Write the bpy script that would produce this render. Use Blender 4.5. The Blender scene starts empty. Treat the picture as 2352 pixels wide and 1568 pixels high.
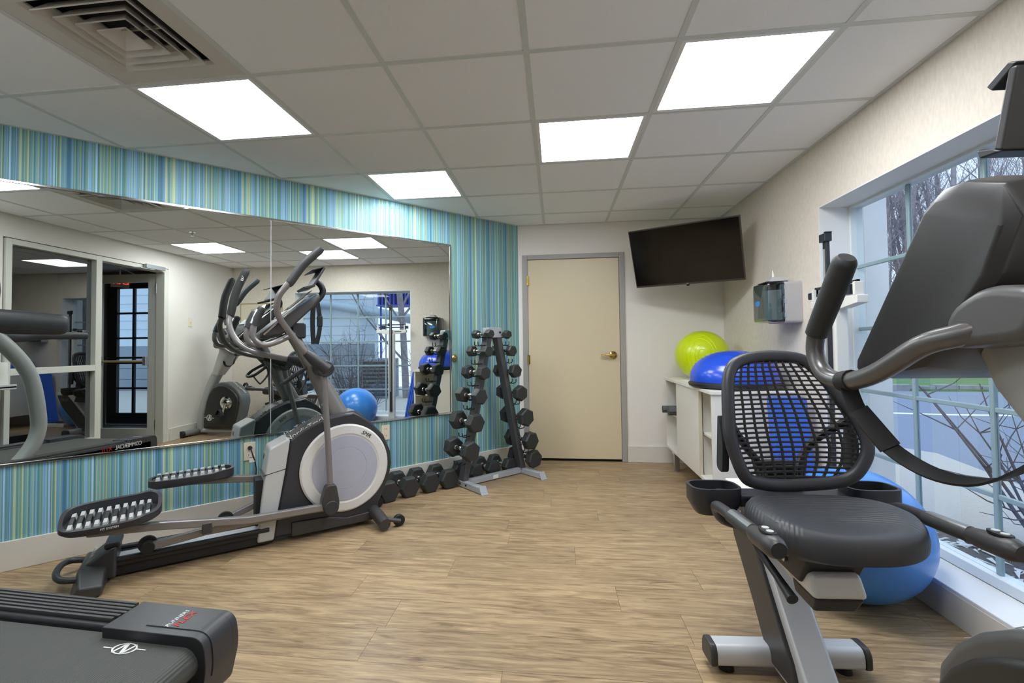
import bpy, bmesh, math, random
from mathutils import Vector, Matrix
random.seed(7)
C = bpy.context.scene.collection
PI = math.pi
sc = bpy.context.scene

# ---------------------------------------------------------------- camera, sky, exposure
def camera():
    yaw, pitch, roll = -0.1190, 0.0283, -0.0115
    cy, sy, cp, sp = math.cos(yaw), math.sin(yaw), math.cos(pitch), math.sin(pitch)
    fwd = Vector((sy*cp, cy*cp, sp)); right = Vector((cy, -sy, 0)); up = right.cross(fwd)
    cr, sr = math.cos(roll), math.sin(roll)
    r2 = right*cr + up*sr; u2 = up*cr - right*sr
    cam = bpy.data.cameras.new('camera'); o = bpy.data.objects.new('camera', cam); C.objects.link(o)
    cam.sensor_fit = 'HORIZONTAL'; cam.sensor_width = 36.0
    cam.lens = 36.0*1086.288/2352.0
    cam.shift_x = 28.4464/2352.0; cam.shift_y = -23.0835/2352.0
    cam.clip_start = 0.02; cam.clip_end = 300
    m = Matrix((( r2.x, u2.x, -fwd.x, 0.0), (r2.y, u2.y, -fwd.y, 0.0), (r2.z, u2.z, -fwd.z, 1.152), (0, 0, 0, 1)))
    o.matrix_world = m
    sc.camera = o
camera()
LAMP = 20.0         # radiance of the ceiling panels
w = bpy.data.worlds.new('overcast_sky'); sc.world = w; w.use_nodes = True
bg = w.node_tree.nodes['Background']; bg.inputs[0].default_value = (0.66, 0.80, 1.0, 1); bg.inputs[1].default_value = 2.0
sc.view_settings.view_transform = 'Standard'; sc.view_settings.look = 'None'
sc.view_settings.exposure = 0.0; sc.view_settings.gamma = 1.0; sc.view_settings.use_curve_mapping = False
sc.cycles.use_denoising = True; sc.cycles.use_adaptive_sampling = True; sc.cycles.adaptive_threshold = 0.015
sc.cycles.max_bounces = 10; sc.cycles.diffuse_bounces = 6; sc.cycles.glossy_bounces = 6
sc.cycles.transparent_max_bounces = 16
sc.cycles.caustics_reflective = False; sc.cycles.caustics_refractive = False
sc.cycles.sample_clamp_indirect = 6.0

# ---------------------------------------------------------------- materials
def lin(c):
    if isinstance(c, str):
        c = c.lstrip('#'); c = [int(c[i:i+2], 16) for i in (0, 2, 4)]
    f = lambda v: (v/255)/12.92 if v/255 <= 0.04045 else (((v/255)+0.055)/1.055)**2.4
    return (f(c[0]), f(c[1]), f(c[2]), 1.0)
M = {}
def mat(name, col, rough=0.5, metal=0.0, spec=0.5, coat=0.0, bump=None, var=0.0, emit=0.0, scale=(1, 1, 1)):
    """procedural material; bump = (noise scale, strength), var = colour variation by noise"""
    m = bpy.data.materials.new(name); m.use_nodes = True
    nt = m.node_tree; b = nt.nodes['Principled BSDF']
    c = lin(col); b.inputs['Base Color'].default_value = c
    b.inputs['Roughness'].default_value = rough; b.inputs['Metallic'].default_value = metal
    b.inputs['Specular IOR Level'].default_value = spec; b.inputs['Coat Weight'].default_value = coat
    b.inputs['Coat Roughness'].default_value = 0.15
    if emit:
        b.inputs['Emission Color'].default_value = c; b.inputs['Emission Strength'].default_value = emit
    if bump or var:
        tc = nt.nodes.new('ShaderNodeTexCoord'); mp = nt.nodes.new('ShaderNodeMapping'); mp.inputs['Scale'].default_value = scale
        nt.links.new(tc.outputs['Object'], mp.inputs['Vector'])
        n = nt.nodes.new('ShaderNodeTexNoise'); n.inputs['Scale'].default_value = bump[0] if bump else 8; n.inputs['Detail'].default_value = 4
        nt.links.new(mp.outputs['Vector'], n.inputs['Vector'])
        if bump:
            bp = nt.nodes.new('ShaderNodeBump'); bp.inputs['Strength'].default_value = bump[1]; bp.inputs['Distance'].default_value = 0.002
            nt.links.new(n.outputs['Fac'], bp.inputs['Height']); nt.links.new(bp.outputs['Normal'], b.inputs['Normal'])
        if var:
            r = nt.nodes.new('ShaderNodeValToRGB')
            r.color_ramp.elements[0].position = 0.3; r.color_ramp.elements[1].position = 0.7
            r.color_ramp.elements[0].color = tuple(max(0, x*(1-var)) for x in c[:3])+(1,)
            r.color_ramp.elements[1].color = tuple(min(1, x*(1+var)) for x in c[:3])+(1,)
            nt.links.new(n.outputs['Fac'], r.inputs['Fac']); nt.links.new(r.outputs['Color'], b.inputs['Base Color'])
    M[name] = m
    return m
mat('wall_cream', 'ebe6e0', 0.75, bump=(160, 0.25), var=0.03)
mat('wall_texture', 'e0d7ca', 0.7, bump=(90, 0.5), var=0.06, scale=(1, 1, 0.35))
mat('white_paint', 'e6e6e6', 0.5, bump=(30, 0.05))
mat('window_white', 'd9e2e4', 0.4)
mat('muntin_grey', '8fa6ac', 0.4)
mat('baseboard', 'dad6cd', 0.45)
mat('ceiling_tile', 'f3f4f5', 0.9, bump=(220, 0.25), var=0.02)
mat('grid_metal', 'd2d6d2', 0.5)
mat('vent_white', 'cfcac2', 0.55)
mat('vent_dark', '2a2a28', 0.9)
mat('door_cream', 'd6c8a8', 0.35, bump=(260, 0.12))
mat('door_frame_grey', 'a4a09c', 0.4)
mat('brass', 'c8ae62', 0.25, metal=1)
mat('chrome', 'd8d8d8', 0.12, metal=1)
mat('steel', 'b9bbbe', 0.3, metal=1)
mat('alu_frame', 'd9d8cf', 0.45)
mat('black_plastic', '34353a', 0.42, bump=(300, 0.08))
mat('dark_plastic', '232427', 0.45)
mat('charcoal', '3d3c3d', 0.4, bump=(300, 0.05))
mat('rubber', '1a1b1c', 0.65)
mat('foam', '3a3b3c', 0.6, bump=(400, 0.15))
mat('grey_metal', '8d8a89', 0.28, metal=0.35)
mat('housing_grey', '5d5d5c', 0.38)
mat('housing_dark', '2c2d2c', 0.42)
mat('upright_grey', 'a9aba9', 0.4, metal=0.15)
mat('grey_paint', '8f8d8c', 0.35, metal=0.35)
mat('silver_paint', 'd2d5da', 0.32, metal=0.15)
mat('bright_silver', 'e4e4e4', 0.3, metal=0.1)
mat('dark_tube', '6e6c6c', 0.3, metal=0.4)
mat('light_plastic', 'c3c5c4', 0.4)
mat('disc_ring', 'dedddb', 0.35)
mat('disc_blue', 'b6bacb', 0.3, metal=0.1)
mat('white_print', 'e8e8e8', 0.5)
mat('black_print', '1c1c1e', 0.5)
mat('red_print', 'd22f2a', 0.5)
mat('grey_print', '9a9a9a', 0.5)
mat('screen_black', '0a0a0a', 0.12)
mat('screen_grey', '2c3034', 0.15)
mat('tv_bezel', '4b4640', 0.35, metal=0.4)
mat('hex_rubber', '303232', 0.5, bump=(500, 0.1))
mat('rack_grey', '55565a', 0.38, metal=0.2)
mat('rack_silver', 'b3b8c0', 0.4, metal=0.2)
mat('cab_white', 'e4e2da', 0.4, bump=(40, 0.04), var=0.02, scale=(8, 8, 0.4))
mat('cab_edge', 'cfc9b4', 0.5)
mat('green_ball', 'cde20c', 0.28, coat=0.2)
mat('bosu_blue', '1f4fd0', 0.25, coat=0.3)
mat('ball_blue', '3a86dd', 0.28, coat=0.2)
mat('mat_blue', '2f64d6', 0.7)
mat('mat_grey', '5b5d5f', 0.8)
mat('ivory', 'eadfc8', 0.4)
mat('paper', 'f2f0ea', 0.7)
mat('cream_paper', 'ddd5bf', 0.7)
mat('gold_frame', 'a08a58', 0.4, metal=0.5)
mat('disp_grey', 'b4b2b4', 0.5)
mat('blue_badge', '2f86d8', 0.4)
mat('scale_white', 'dfded8', 0.4)
mat('scale_black', '262a30', 0.4)
mat('smoke_cream', 'd8d5c4', 0.5)
mat('hall_wall', '8d857c', 0.8, bump=(60, 0.1))
mat('hall_floor', '55504c', 0.6, bump=(60, 0.1), var=0.15)
mat('closer_grey', 'a9adb0', 0.35, metal=0.5)
mat('wood_bar', 'd9bb8c', 0.4)
mat('exit_red', 'ff3018', 0.5, emit=4.0)
mat('warm_lamp', 'ffdfae', 0.5, emit=110.0)
mat('led_panel', 'f6fafe', 0.5, emit=LAMP)
mat('orange_print', 'd87a3a', 0.5)
mat('bark', '8f888e', 0.9, var=0.25)
mat('twig', '6a6264', 0.9)
mat('asphalt', '7e8796', 0.9, bump=(60, 0.3), var=0.08)
mat('concrete', 'b9b3aa', 0.85, bump=(40, 0.3), var=0.06)
mat('mulch', '4b4744', 0.95, bump=(50, 1.0), var=0.4)
mat('lawn', '5f7f48', 0.95, bump=(40, 0.6), var=0.2)
mat('kerb_stone', '8d8f90', 0.9, var=0.15)
mat('leaf_litter', '80776d', 0.95, bump=(15, 0.8), var=0.25)
mat('siding', 'c6d0da', 0.7)
mat('block', '8a939d', 0.85, bump=(50, 0.3))
mat('awning_blue', '2c49b0', 0.6)
mat('duct', '9fb0bd', 0.4, metal=0.3)
mat('pebble', 'c9cdd0', 0.8)
mat('curtain', 'c9d3d6', 0.9)
mat('glass_tint', 'b9c2c4', 0.6)

def glass(name, tint, refl, ior=1.5):
    m = bpy.data.materials.new(name); m.use_nodes = True; nt = m.node_tree
    for n in list(nt.nodes):
        if n.type != 'OUTPUT_MATERIAL': nt.nodes.remove(n)
    out = [n for n in nt.nodes if n.type == 'OUTPUT_MATERIAL'][0]
    t = nt.nodes.new('ShaderNodeBsdfTransparent'); t.inputs[0].default_value = tint
    g = nt.nodes.new('ShaderNodeBsdfGlossy'); g.inputs['Roughness'].default_value = 0.0; g.inputs[0].default_value = (1, 1, 1, 1)
    fr = nt.nodes.new('ShaderNodeFresnel'); fr.inputs[0].default_value = ior
    ad = nt.nodes.new('ShaderNodeMath'); ad.operation = 'ADD'; ad.inputs[1].default_value = refl; ad.use_clamp = True
    mx = nt.nodes.new('ShaderNodeMixShader')
    ge = nt.nodes.new('ShaderNodeNewGeometry'); sb = nt.nodes.new('ShaderNodeMath'); sb.operation = 'SUBTRACT'; sb.inputs[0].default_value = 1.0
    ml = nt.nodes.new('ShaderNodeMath'); ml.operation = 'MULTIPLY'          # the pane's far face adds no second reflection
    nt.links.new(ge.outputs['Backfacing'], sb.inputs[1]); nt.links.new(sb.outputs[0], ml.inputs[1]); nt.links.new(ad.outputs[0], ml.inputs[0])
    nt.links.new(fr.outputs[0], ad.inputs[0]); nt.links.new(ml.outputs[0], mx.inputs[0])
    nt.links.new(t.outputs[0], mx.inputs[1]); nt.links.new(g.outputs[0], mx.inputs[2]); nt.links.new(mx.outputs[0], out.inputs[0])
    M[name] = m
glass('window_glass', (0.93, 0.96, 0.98, 1), 0.02)
glass('dark_glass', (0.62, 0.66, 0.70, 1), 0.16)
glass('smoke_plastic', (0.36, 0.42, 0.43, 1), 0.03)

def mirror_mat():
    m = mat('mirror_silver', 'ffffff', 0.0, metal=1.0)
    m.node_tree.nodes['Principled BSDF'].inputs['Base Color'].default_value = (0.80, 0.84, 0.81, 1)
mirror_mat()

def stripes():
    """vertical-stripe wallpaper: two constant ramps over one repeat, along local X"""
    m = bpy.data.materials.new('striped_wallpaper'); m.use_nodes = True; nt = m.node_tree; b = nt.nodes['Principled BSDF']
    b.inputs['Roughness'].default_value = 0.55
    tc = nt.nodes.new('ShaderNodeTexCoord'); sp = nt.nodes.new('ShaderNodeSeparateXYZ'); nt.links.new(tc.outputs['Object'], sp.inputs[0])
    pal = ['78a6af', '8abccc', '659ac6', 'b0c79c', 'c4cb84', '5a919c', 'a6cee0', '8fb6a2', '74a8b5', '98bee0', '7ba694', 'c2d7b4', '4f82b4', '80abd6', '6ba2a8']
    wts = [5, 4, 1.2, 3, 1.0, 4, 2.2, 4, 5, 1.6, 4, 1.6, 1, 2, 4]
    rnd = random.Random(11)
    def ramp(period, off):
        d = nt.nodes.new('ShaderNodeMath'); d.operation = 'MULTIPLY_ADD'; d.inputs[1].default_value = 1/period; d.inputs[2].default_value = off
        nt.links.new(sp.outputs[0], d.inputs[0])
        f = nt.nodes.new('ShaderNodeMath'); f.operation = 'FRACT'; nt.links.new(d.outputs[0], f.inputs[0])
        r = nt.nodes.new('ShaderNodeValToRGB'); r.color_ramp.interpolation = 'CONSTANT'
        ws = [rnd.choice([0.6, 0.8, 1, 1.4, 0.5]) for _ in range(31)]; s = sum(ws); p = 0; last = None
        els = r.color_ramp.elements
        for k in range(31):
            c = rnd.choices(pal, wts)[0]
            while c == last: c = rnd.choices(pal, wts)[0]
            last = c
            e = els[0] if k == 0 else (els[1] if k == 1 else els.new(min(0.999, p)))
            e.position = min(0.999, p); e.color = lin(c); p += ws[k]/s
        nt.links.new(f.outputs[0], r.inputs[0]); return r, f
    r1, f1 = ramp(0.172, 50.0); r2, f2 = ramp(0.2135, 50.37)
    # slow alternation between the two sets, stripe edges stay sharp
    q = nt.nodes.new('ShaderNodeMath'); q.operation = 'MULTIPLY'; q.inputs[1].default_value = 1/0.067
    nt.links.new(sp.outputs[0], q.inputs[0])
    fl = nt.nodes.new('ShaderNodeMath'); fl.operation = 'FLOOR'; nt.links.new(q.outputs[0], fl.inputs[0])
    wn = nt.nodes.new('ShaderNodeTexWhiteNoise'); wn.noise_dimensions = '1D'; nt.links.new(fl.outputs[0], wn.inputs['W'])
    gt = nt.nodes.new('ShaderNodeMath'); gt.operation = 'GREATER_THAN'; gt.inputs[1].default_value = 0.5; nt.links.new(wn.outputs['Value'], gt.inputs[0])
    mx = nt.nodes.new('ShaderNodeMix'); mx.data_type = 'RGBA'
    nt.links.new(gt.outputs[0], mx.inputs[0]); nt.links.new(r1.outputs[0], mx.inputs[6]); nt.links.new(r2.outputs[0], mx.inputs[7])
    # hairline accents
    q2 = nt.nodes.new('ShaderNodeMath'); q2.operation = 'MULTIPLY'; q2.inputs[1].default_value = 1/0.0035; nt.links.new(sp.outputs[0], q2.inputs[0])
    fl2 = nt.nodes.new('ShaderNodeMath'); fl2.operation = 'FLOOR'; nt.links.new(q2.outputs[0], fl2.inputs[0])
    wn2 = nt.nodes.new('ShaderNodeTexWhiteNoise'); wn2.noise_dimensions = '1D'; nt.links.new(fl2.outputs[0], wn2.inputs['W'])
    hs = nt.nodes.new('ShaderNodeHueSaturation'); hs.inputs['Saturation'].default_value = 1.0
    mr = nt.nodes.new('ShaderNodeMapRange'); mr.inputs['To Min'].default_value = 0.78; mr.inputs['To Max'].default_value = 1.25
    nt.links.new(wn2.outputs['Value'], mr.inputs['Value']); nt.links.new(mr.outputs[0], hs.inputs['Value'])
    nt.links.new(mx.outputs[2], hs.inputs['Color']); nt.links.new(hs.outputs[0], b.inputs['Base Color'])
    M['striped_wallpaper'] = m
stripes()

def wood():
    m = bpy.data.materials.new('oak_plank'); m.use_nodes = True; nt = m.node_tree; b = nt.nodes['Principled BSDF']
    b.inputs['Roughness'].default_value = 0.42
    tc = nt.nodes.new('ShaderNodeTexCoord'); oi = nt.nodes.new('ShaderNodeObjectInfo')
    ad = nt.nodes.new('ShaderNodeVectorMath'); ad.operation = 'ADD'
    ml = nt.nodes.new('ShaderNodeMath'); ml.operation = 'MULTIPLY'; ml.inputs[1].default_value = 37.0; nt.links.new(oi.outputs['Random'], ml.inputs[0])
    cb = nt.nodes.new('ShaderNodeCombineXYZ'); nt.links.new(ml.outputs[0], cb.inputs[0]); nt.links.new(ml.outputs[0], cb.inputs[2])
    nt.links.new(tc.outputs['Object'], ad.inputs[0]); nt.links.new(cb.outputs[0], ad.inputs[1])
    def noise(sx, sy, scale, detail, dist=0.0):
        mp = nt.nodes.new('ShaderNodeMapping'); mp.inputs['Scale'].default_value = (sx, sy, 1); nt.links.new(ad.outputs[0], mp.inputs[0])
        n = nt.nodes.new('ShaderNodeTexNoise'); n.inputs['Scale'].default_value = scale; n.inputs['Detail'].default_value = detail
        n.inputs['Roughness'].default_value = 0.62; n.inputs['Distortion'].default_value = dist
        nt.links.new(mp.outputs[0], n.inputs['Vector']); return n
    n1 = noise(1.3, 13, 2.0, 10, 1.8); n2 = noise(5.0, 110, 2.0, 7, 0.6)
    r1 = nt.nodes.new('ShaderNodeValToRGB'); e = r1.color_ramp.elements
    e[0].position = 0.28; e[0].color = lin('735b42'); e[1].position = 0.74; e[1].color = lin('cdb48c')
    k = e.new(0.5); k.color = lin('ad9472')
    nt.links.new(n1.outputs['Fac'], r1.inputs[0])
    r2 = nt.nodes.new('ShaderNodeValToRGB'); e = r2.color_ramp.elements
    e[0].position = 0.3; e[0].color = (0.66, 0.65, 0.64, 1); e[1].position = 0.66; e[1].color = (1.06, 1.05, 1.04, 1)
    nt.links.new(n2.outputs['Fac'], r2.inputs[0])
    mx = nt.nodes.new('ShaderNodeMix'); mx.data_type = 'RGBA'; mx.blend_type = 'MULTIPLY'; mx.inputs[0].default_value = 1
    nt.links.new(r1.outputs[0], mx.inputs[6]); nt.links.new(r2.outputs[0], mx.inputs[7])
    hs = nt.nodes.new('ShaderNodeHueSaturation'); hs.inputs['Saturation'].default_value = 1.0
    mr = nt.nodes.new('ShaderNodeMapRange'); mr.inputs['To Min'].default_value = 0.86; mr.inputs['To Max'].default_value = 1.04
    nt.links.new(oi.outputs['Random'], mr.inputs['Value']); nt.links.new(mr.outputs[0], hs.inputs['Value'])
    nt.links.new(mx.outputs[2], hs.inputs['Color']); nt.links.new(hs.outputs[0], b.inputs['Base Color'])
    bp = nt.nodes.new('ShaderNodeBump'); bp.inputs['Strength'].default_value = 0.12; bp.inputs['Distance'].default_value = 0.001
    nt.links.new(n2.outputs['Fac'], bp.inputs['Height']); nt.links.new(bp.outputs[0], b.inputs['Normal'])
    M['oak_plank'] = m
wood()

def ribbed(name, col, freq, axis, rough=0.5, strength=0.6, arc=None):
    """fine moulded ribs as relief along one local axis, or as arcs about a point"""
    m = mat(name, col, rough); nt = m.node_tree; b = nt.nodes['Principled BSDF']
    tc = nt.nodes.new('ShaderNodeTexCoord')
    if arc:
        vm = nt.nodes.new('ShaderNodeVectorMath'); vm.operation = 'SUBTRACT'; vm.inputs[1].default_value = arc
        nt.links.new(tc.outputs['Object'], vm.inputs[0])
        ml = nt.nodes.new('ShaderNodeVectorMath'); ml.operation = 'MULTIPLY'; ml.inputs[1].default_value = (1, 1, 0); nt.links.new(vm.outputs[0], ml.inputs[0])
        ln = nt.nodes.new('ShaderNodeVectorMath'); ln.operation = 'LENGTH'; nt.links.new(ml.outputs[0], ln.inputs[0]); src = ln.outputs['Value']
    else:
        sp = nt.nodes.new('ShaderNodeSeparateXYZ'); nt.links.new(tc.outputs['Object'], sp.inputs[0]); src = sp.outputs[axis]
    ml2 = nt.nodes.new('ShaderNodeMath'); ml2.operation = 'MULTIPLY'; ml2.inputs[1].default_value = freq*2*PI; nt.links.new(src, ml2.inputs[0])
    sn = nt.nodes.new('ShaderNodeMath'); sn.operation = 'SINE'; nt.links.new(ml2.outputs[0], sn.inputs[0])
    bp = nt.nodes.new('ShaderNodeBump'); bp.inputs['Strength'].default_value = strength; bp.inputs['Distance'].default_value = 0.001
    if arc:
        mr = nt.nodes.new('ShaderNodeMapRange'); mr.inputs['From Min'].default_value = 0.16; mr.inputs['From Max'].default_value = 0.19
        nt.links.new(src, mr.inputs['Value'])
        hi = nt.nodes.new('ShaderNodeMapRange'); hi.inputs['From Min'].default_value = 0.42; hi.inputs['From Max'].default_value = 0.40
        nt.links.new(src, hi.inputs['Value'])
        m1 = nt.nodes.new('ShaderNodeMath'); m1.operation = 'MULTIPLY'; nt.links.new(mr.outputs[0], m1.inputs[0]); nt.links.new(hi.outputs[0], m1.inputs[1])
        m2 = nt.nodes.new('ShaderNodeMath'); m2.operation = 'MULTIPLY'; nt.links.new(m1.outputs[0], m2.inputs[0]); nt.links.new(sn.outputs[0], m2.inputs[1]); sn = m2
    nt.links.new(sn.outputs[0], bp.inputs['Height']); nt.links.new(bp.outputs[0], b.inputs['Normal'])
    return m
ribbed('tread_belt', '4a4c48', 160, 0, 0.6, 0.5)
ribbed('seat_ribs', '3c3d41', 85, 0, 0.45, 0.35, arc=(0.47, 0.01, 0.0))

# ---------------------------------------------------------------- geometry helpers
class MB:
    def __init__(s): s.v = []; s.f = []
    def add(s, vs, fs):
        n = len(s.v); s.v += [Vector(v) for v in vs]; s.f += [[i+n for i in f] for f in fs]; return s
    def box(s, x0, x1, y0, y1, z0, z1, m=None):
        vs = [Vector((x, y, z)) for z in (z0, z1) for x, y in ((x0, y0), (x1, y0), (x1, y1), (x0, y1))]
        if m: vs = [m @ v for v in vs]
        return s.add(vs, [(3, 2, 1, 0), (4, 5, 6, 7), (0, 1, 5, 4), (1, 2, 6, 5), (2, 3, 7, 6), (3, 0, 4, 7)])
    def loft(s, rings, cap=True, close=False):
        n = len(rings[0]); base = len(s.v)
        for r in rings: s.v += [Vector(p) for p in r]
        k = len(rings)
        for i in range(k if close else k-1):
            a = base+i*n; b = base+((i+1) % k)*n
            for j in range(n): s.f.append([a+j, a+(j+1) % n, b+(j+1) % n, b+j])
        if cap and not close:
            s.f.append([base+j for j in reversed(range(n))]); s.f.append([base+(k-1)*n+j for j in range(n)])
        return s
    def tube(s, pts, r, n=12, smooth=0, closed=False, flat=1.0, up=None):
        pts = [Vector(p) for p in pts]
        rr = list(r) if hasattr(r, '__len__') else [r]*len(pts)
        if smooth:
            pts, rr = spline(pts, rr, smooth, closed)
        k = len(pts); rings = []; nrm = None
        for i, p in enumerate(pts):
            if closed: t = (pts[(i+1) % k]-pts[i-1])
            else: t = pts[min(i+1, k-1)]-pts[max(i-1, 0)]
            t.normalize()
            if nrm is None:
                a = Vector(up) if up else (Vector((0, 0, 1)) if abs(t.z) < 0.9 else Vector((1, 0, 0)))
                nrm = (a-t*a.dot(t)).normalized()
            else:
                a = Vector(up) if up else nrm
                nrm = (a-t*a.dot(t)).normalized()
            bn = t.cross(nrm)
            rings.append([p+(nrm*math.cos(q)+bn*math.sin(q)*flat)*rr[i] for q in [2*PI*j/n for j in range(n)]])
        return s.loft(rings, cap=not closed, close=closed)
    def ribbon(s, pts, wid, th, side, smooth=0):
        """flat strap swept along pts; side = width direction"""
        pts = [Vector(p) for p in pts]
        if smooth: pts, _ = spline(pts, [1]*len(pts), smooth)
        side = Vector(side).normalized(); rings = []
        for i, p in enumerate(pts):
            t = (pts[min(i+1, len(pts)-1)]-pts[max(i-1, 0)]).normalized(); sd = (side-t*side.dot(t)).normalized(); n = t.cross(sd)
            rings.append([p+sd*wid/2+n*th/2, p-sd*wid/2+n*th/2, p-sd*wid/2-n*th/2, p+sd*wid/2-n*th/2])
        return s.loft(rings)
    def cyl(s, p0, p1, r0, r1=None, n=24):
        return s.tube([p0, p1], [r0, r0 if r1 is None else r1], n)
    def prism(s, poly, a, b, axis='y', m=None):
        """poly in the plane normal to axis: (x,z) for y, (x,y) for z, (y,z) for x"""
        def P(p, t):
            v = Vector((p[0], t, p[1])) if axis == 'y' else Vector((p[0], p[1], t)) if axis == 'z' else Vector((t, p[0], p[1]))
            return m @ v if m else v
        return s.loft([[P(p, a) for p in poly], [P(p, b) for p in poly]])
    def lathe(s, prof, o, ax, n=48):
        """prof = [(radius, height along ax)]"""
        o = Vector(o); ax = Vector(ax).normalized(); a = Vector((0, 0, 1)) if abs(ax.z) < 0.9 else Vector((1, 0, 0))
        u = (a-ax*a.dot(ax)).normalized(); w_ = ax.cross(u)
        rings = [[o+ax*h+(u*math.cos(q)+w_*math.sin(q))*max(r, 1e-5) for q in [2*PI*j/n for j in range(n)]] for r, h in prof]
        return s.loft(rings)
    def ball(s, c, r, n=40, k=24, sz=1.0, z0=-1.0):
        c = Vector(c); rings = []
        for i in range(k+1):
            t = -PI/2+PI*i/k
            if math.sin(t) < z0-1e-6: continue
            q = max(math.cos(t), 1e-4)
            rings.append([c+Vector((r*q*math.cos(2*PI*j/n), r*q*math.sin(2*PI*j/n), r*sz*math.sin(t))) for j in range(n)])
        return s.loft(rings)
    def build(s, name, m, parent=None, smooth=True, bevel=0, seg=2, angle=35, loc=None):
        me = bpy.data.meshes.new(name); me.from_pydata([tuple(v) for v in s.v], [], s.f); 
        bm = bmesh.new(); bm.from_mesh(me); bmesh.ops.recalc_face_normals(bm, faces=bm.faces); bm.to_mesh(me); bm.free()
        me.materials.append(M[m] if isinstance(m, str) else m)
        if smooth:
            me.polygons.foreach_set('use_smooth', [True]*len(me.polygons))
            me.set_sharp_from_angle(angle=math.radians(angle))
        o = bpy.data.objects.new(name, me); C.objects.link(o)
        if bevel:
            md = o.modifiers.new('bevel', 'BEVEL'); md.width = bevel; md.segments = seg; md.limit_method = 'ANGLE'; md.angle_limit = math.radians(40); md.harden_normals = True
        if parent: o.parent = parent
        if loc: o.location = loc
        return o
def spline(pts, rr, k, closed=False):
    out = []; ro = []; n = len(pts)
    rng = range(n if closed else n-1)
    for i in rng:
        g = (lambda j: pts[j % n]) if closed else (lambda j: pts[max(0, min(n-1, j))])
        p0, p1, p2, p3 = g(i-1), g(i), g(i+1), g(i+2)
        for q in range(k):
            t = q/k
            out.append(0.5*((2*p1)+(p2-p0)*t+(2*p0-5*p1+4*p2-p3)*t*t+(3*p1-p0-3*p2+p3)*t**3)); ro.append(rr[i]*(1-t)+rr[(i+1) % n]*t)
    if not closed: out.append(pts[-1]); ro.append(rr[-1])
    return out, ro
def rpoly(pts, r, n=5):
    """round the corners of a polygon"""
    out = []; k = len(pts); rr = r if hasattr(r, '__len__') else [r]*k
    for i in range(k):
        p = Vector(pts[i]); a = Vector(pts[i-1])-p; b = Vector(pts[(i+1) % k])-p
        la, lb = a.length, b.length; a.normalize(); b.normalize(); d = min(rr[i], la*0.45, lb*0.45)
        for q in range(n+1):
            t = q/n; out.append(tuple((p+a*d)*(1-t)**2+p*2*t*(1-t)+(p+b*d)*t*t))
    return out
def oval(cx, cy, rx, ry, n=40, e=2.0):
    o = []
    for j in range(n):
        q = 2*PI*j/n; c, s_ = math.cos(q), math.sin(q)
        o.append((cx+rx*math.copysign(abs(c)**(2/e), c), cy+ry*math.copysign(abs(s_)**(2/e), s_)))
    return o
def tag(o, label, cat, group=None):
    o['label'] = label; o['category'] = cat
    if group: o['group'] = group
    return o
def thing(name, label, cat, loc=(0, 0, 0), rotz=0, group=None):
    o = bpy.data.objects.new(name, None); C.objects.link(o); o.empty_display_size = 0.1
    o.location = loc; o.rotation_euler = (0, 0, rotz)
    return tag(o, label, cat, group)
def struct(o): o['kind'] = 'structure'; return o
def copy_tree(o, parent=None):
    c = o.copy(); C.objects.link(c); c.parent = parent
    for ch in list(o.children): copy_tree(ch, c)
    return c
def text(name, body, size, m, parent, o, right, up, depth=0.0006, align='CENTER', sx=1.0, shear=0.0):
    """flat lettering as a thin mesh; o = centre of the base line"""
    cu = bpy.data.curves.new(name, 'FONT'); cu.body = body; cu.size = size; cu.extrude = depth; cu.align_x = align; cu.shear = shear
    t = bpy.data.objects.new(name, cu); C.objects.link(t); bpy.context.view_layer.update()
    me = bpy.data.meshes.new_from_object(t.evaluated_get(bpy.context.evaluated_depsgraph_get()))
    C.objects.unlink(t); bpy.data.objects.remove(t)
    r = Vector(right).normalized(); u = Vector(up); u = (u-r*u.dot(r)).normalized(); n = r.cross(u)
    for v in me.vertices: v.co = Vector(o)+r*v.co.x*sx+u*v.co.y+n*v.co.z
    me.materials.clear(); me.materials.append(M[m]); me.name = name
    ob = bpy.data.objects.new(name, me); C.objects.link(ob); ob.parent = parent
    return ob
def emblem(name, size, m, parent, o, right, up, depth=0.0008):
    """ring crossed by a slanted N-shaped stroke with side bars"""
    r = Vector(right).normalized(); u = Vector(up); u = (u-r*u.dot(r)).normalized(); n = r.cross(u); o = Vector(o); b = MB(); d = size
    P = lambda x, y, z: o+r*x*d+u*y*d+n*z
    ri, ro = [], []
    k = 40
    rings = []
    for j in range(k):
        q = 2*PI*j/k
        rings.append([P(0.34*math.cos(q), 0.34*math.sin(q), 0), P(0.40*math.cos(q), 0.40*math.sin(q), 0), P(0.40*math.cos(q), 0.40*math.sin(q), depth), P(0.34*math.cos(q), 0.34*math.sin(q), depth)])
    b.loft(rings, close=True)
    def stroke(x0, y0, x1, y1, hw):
        dx, dy = x1-x0, y1-y0; l = math.hypot(dx, dy); px, py = -dy/l*hw, dx/l*hw
        q = [(x0+px, y0+py), (x1+px, y1+py), (x1-px, y1-py), (x0-px, y0-py)]
        b.loft([[P(x, y, 0) for x, y in q], [P(x, y, depth) for x, y in q]])
    stroke(-0.24, -0.34, -0.10, 0.34, 0.035); stroke(-0.10, 0.40, 0.10, -0.40, 0.06); stroke(0.10, -0.34, 0.24, 0.34, 0.035)
    stroke(-0.72, -0.06, -0.36, -0.06, 0.03); stroke(0.36, 0.06, 0.72, 0.06, 0.03)
    return b.build(name, m, parent, smooth=False)
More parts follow.
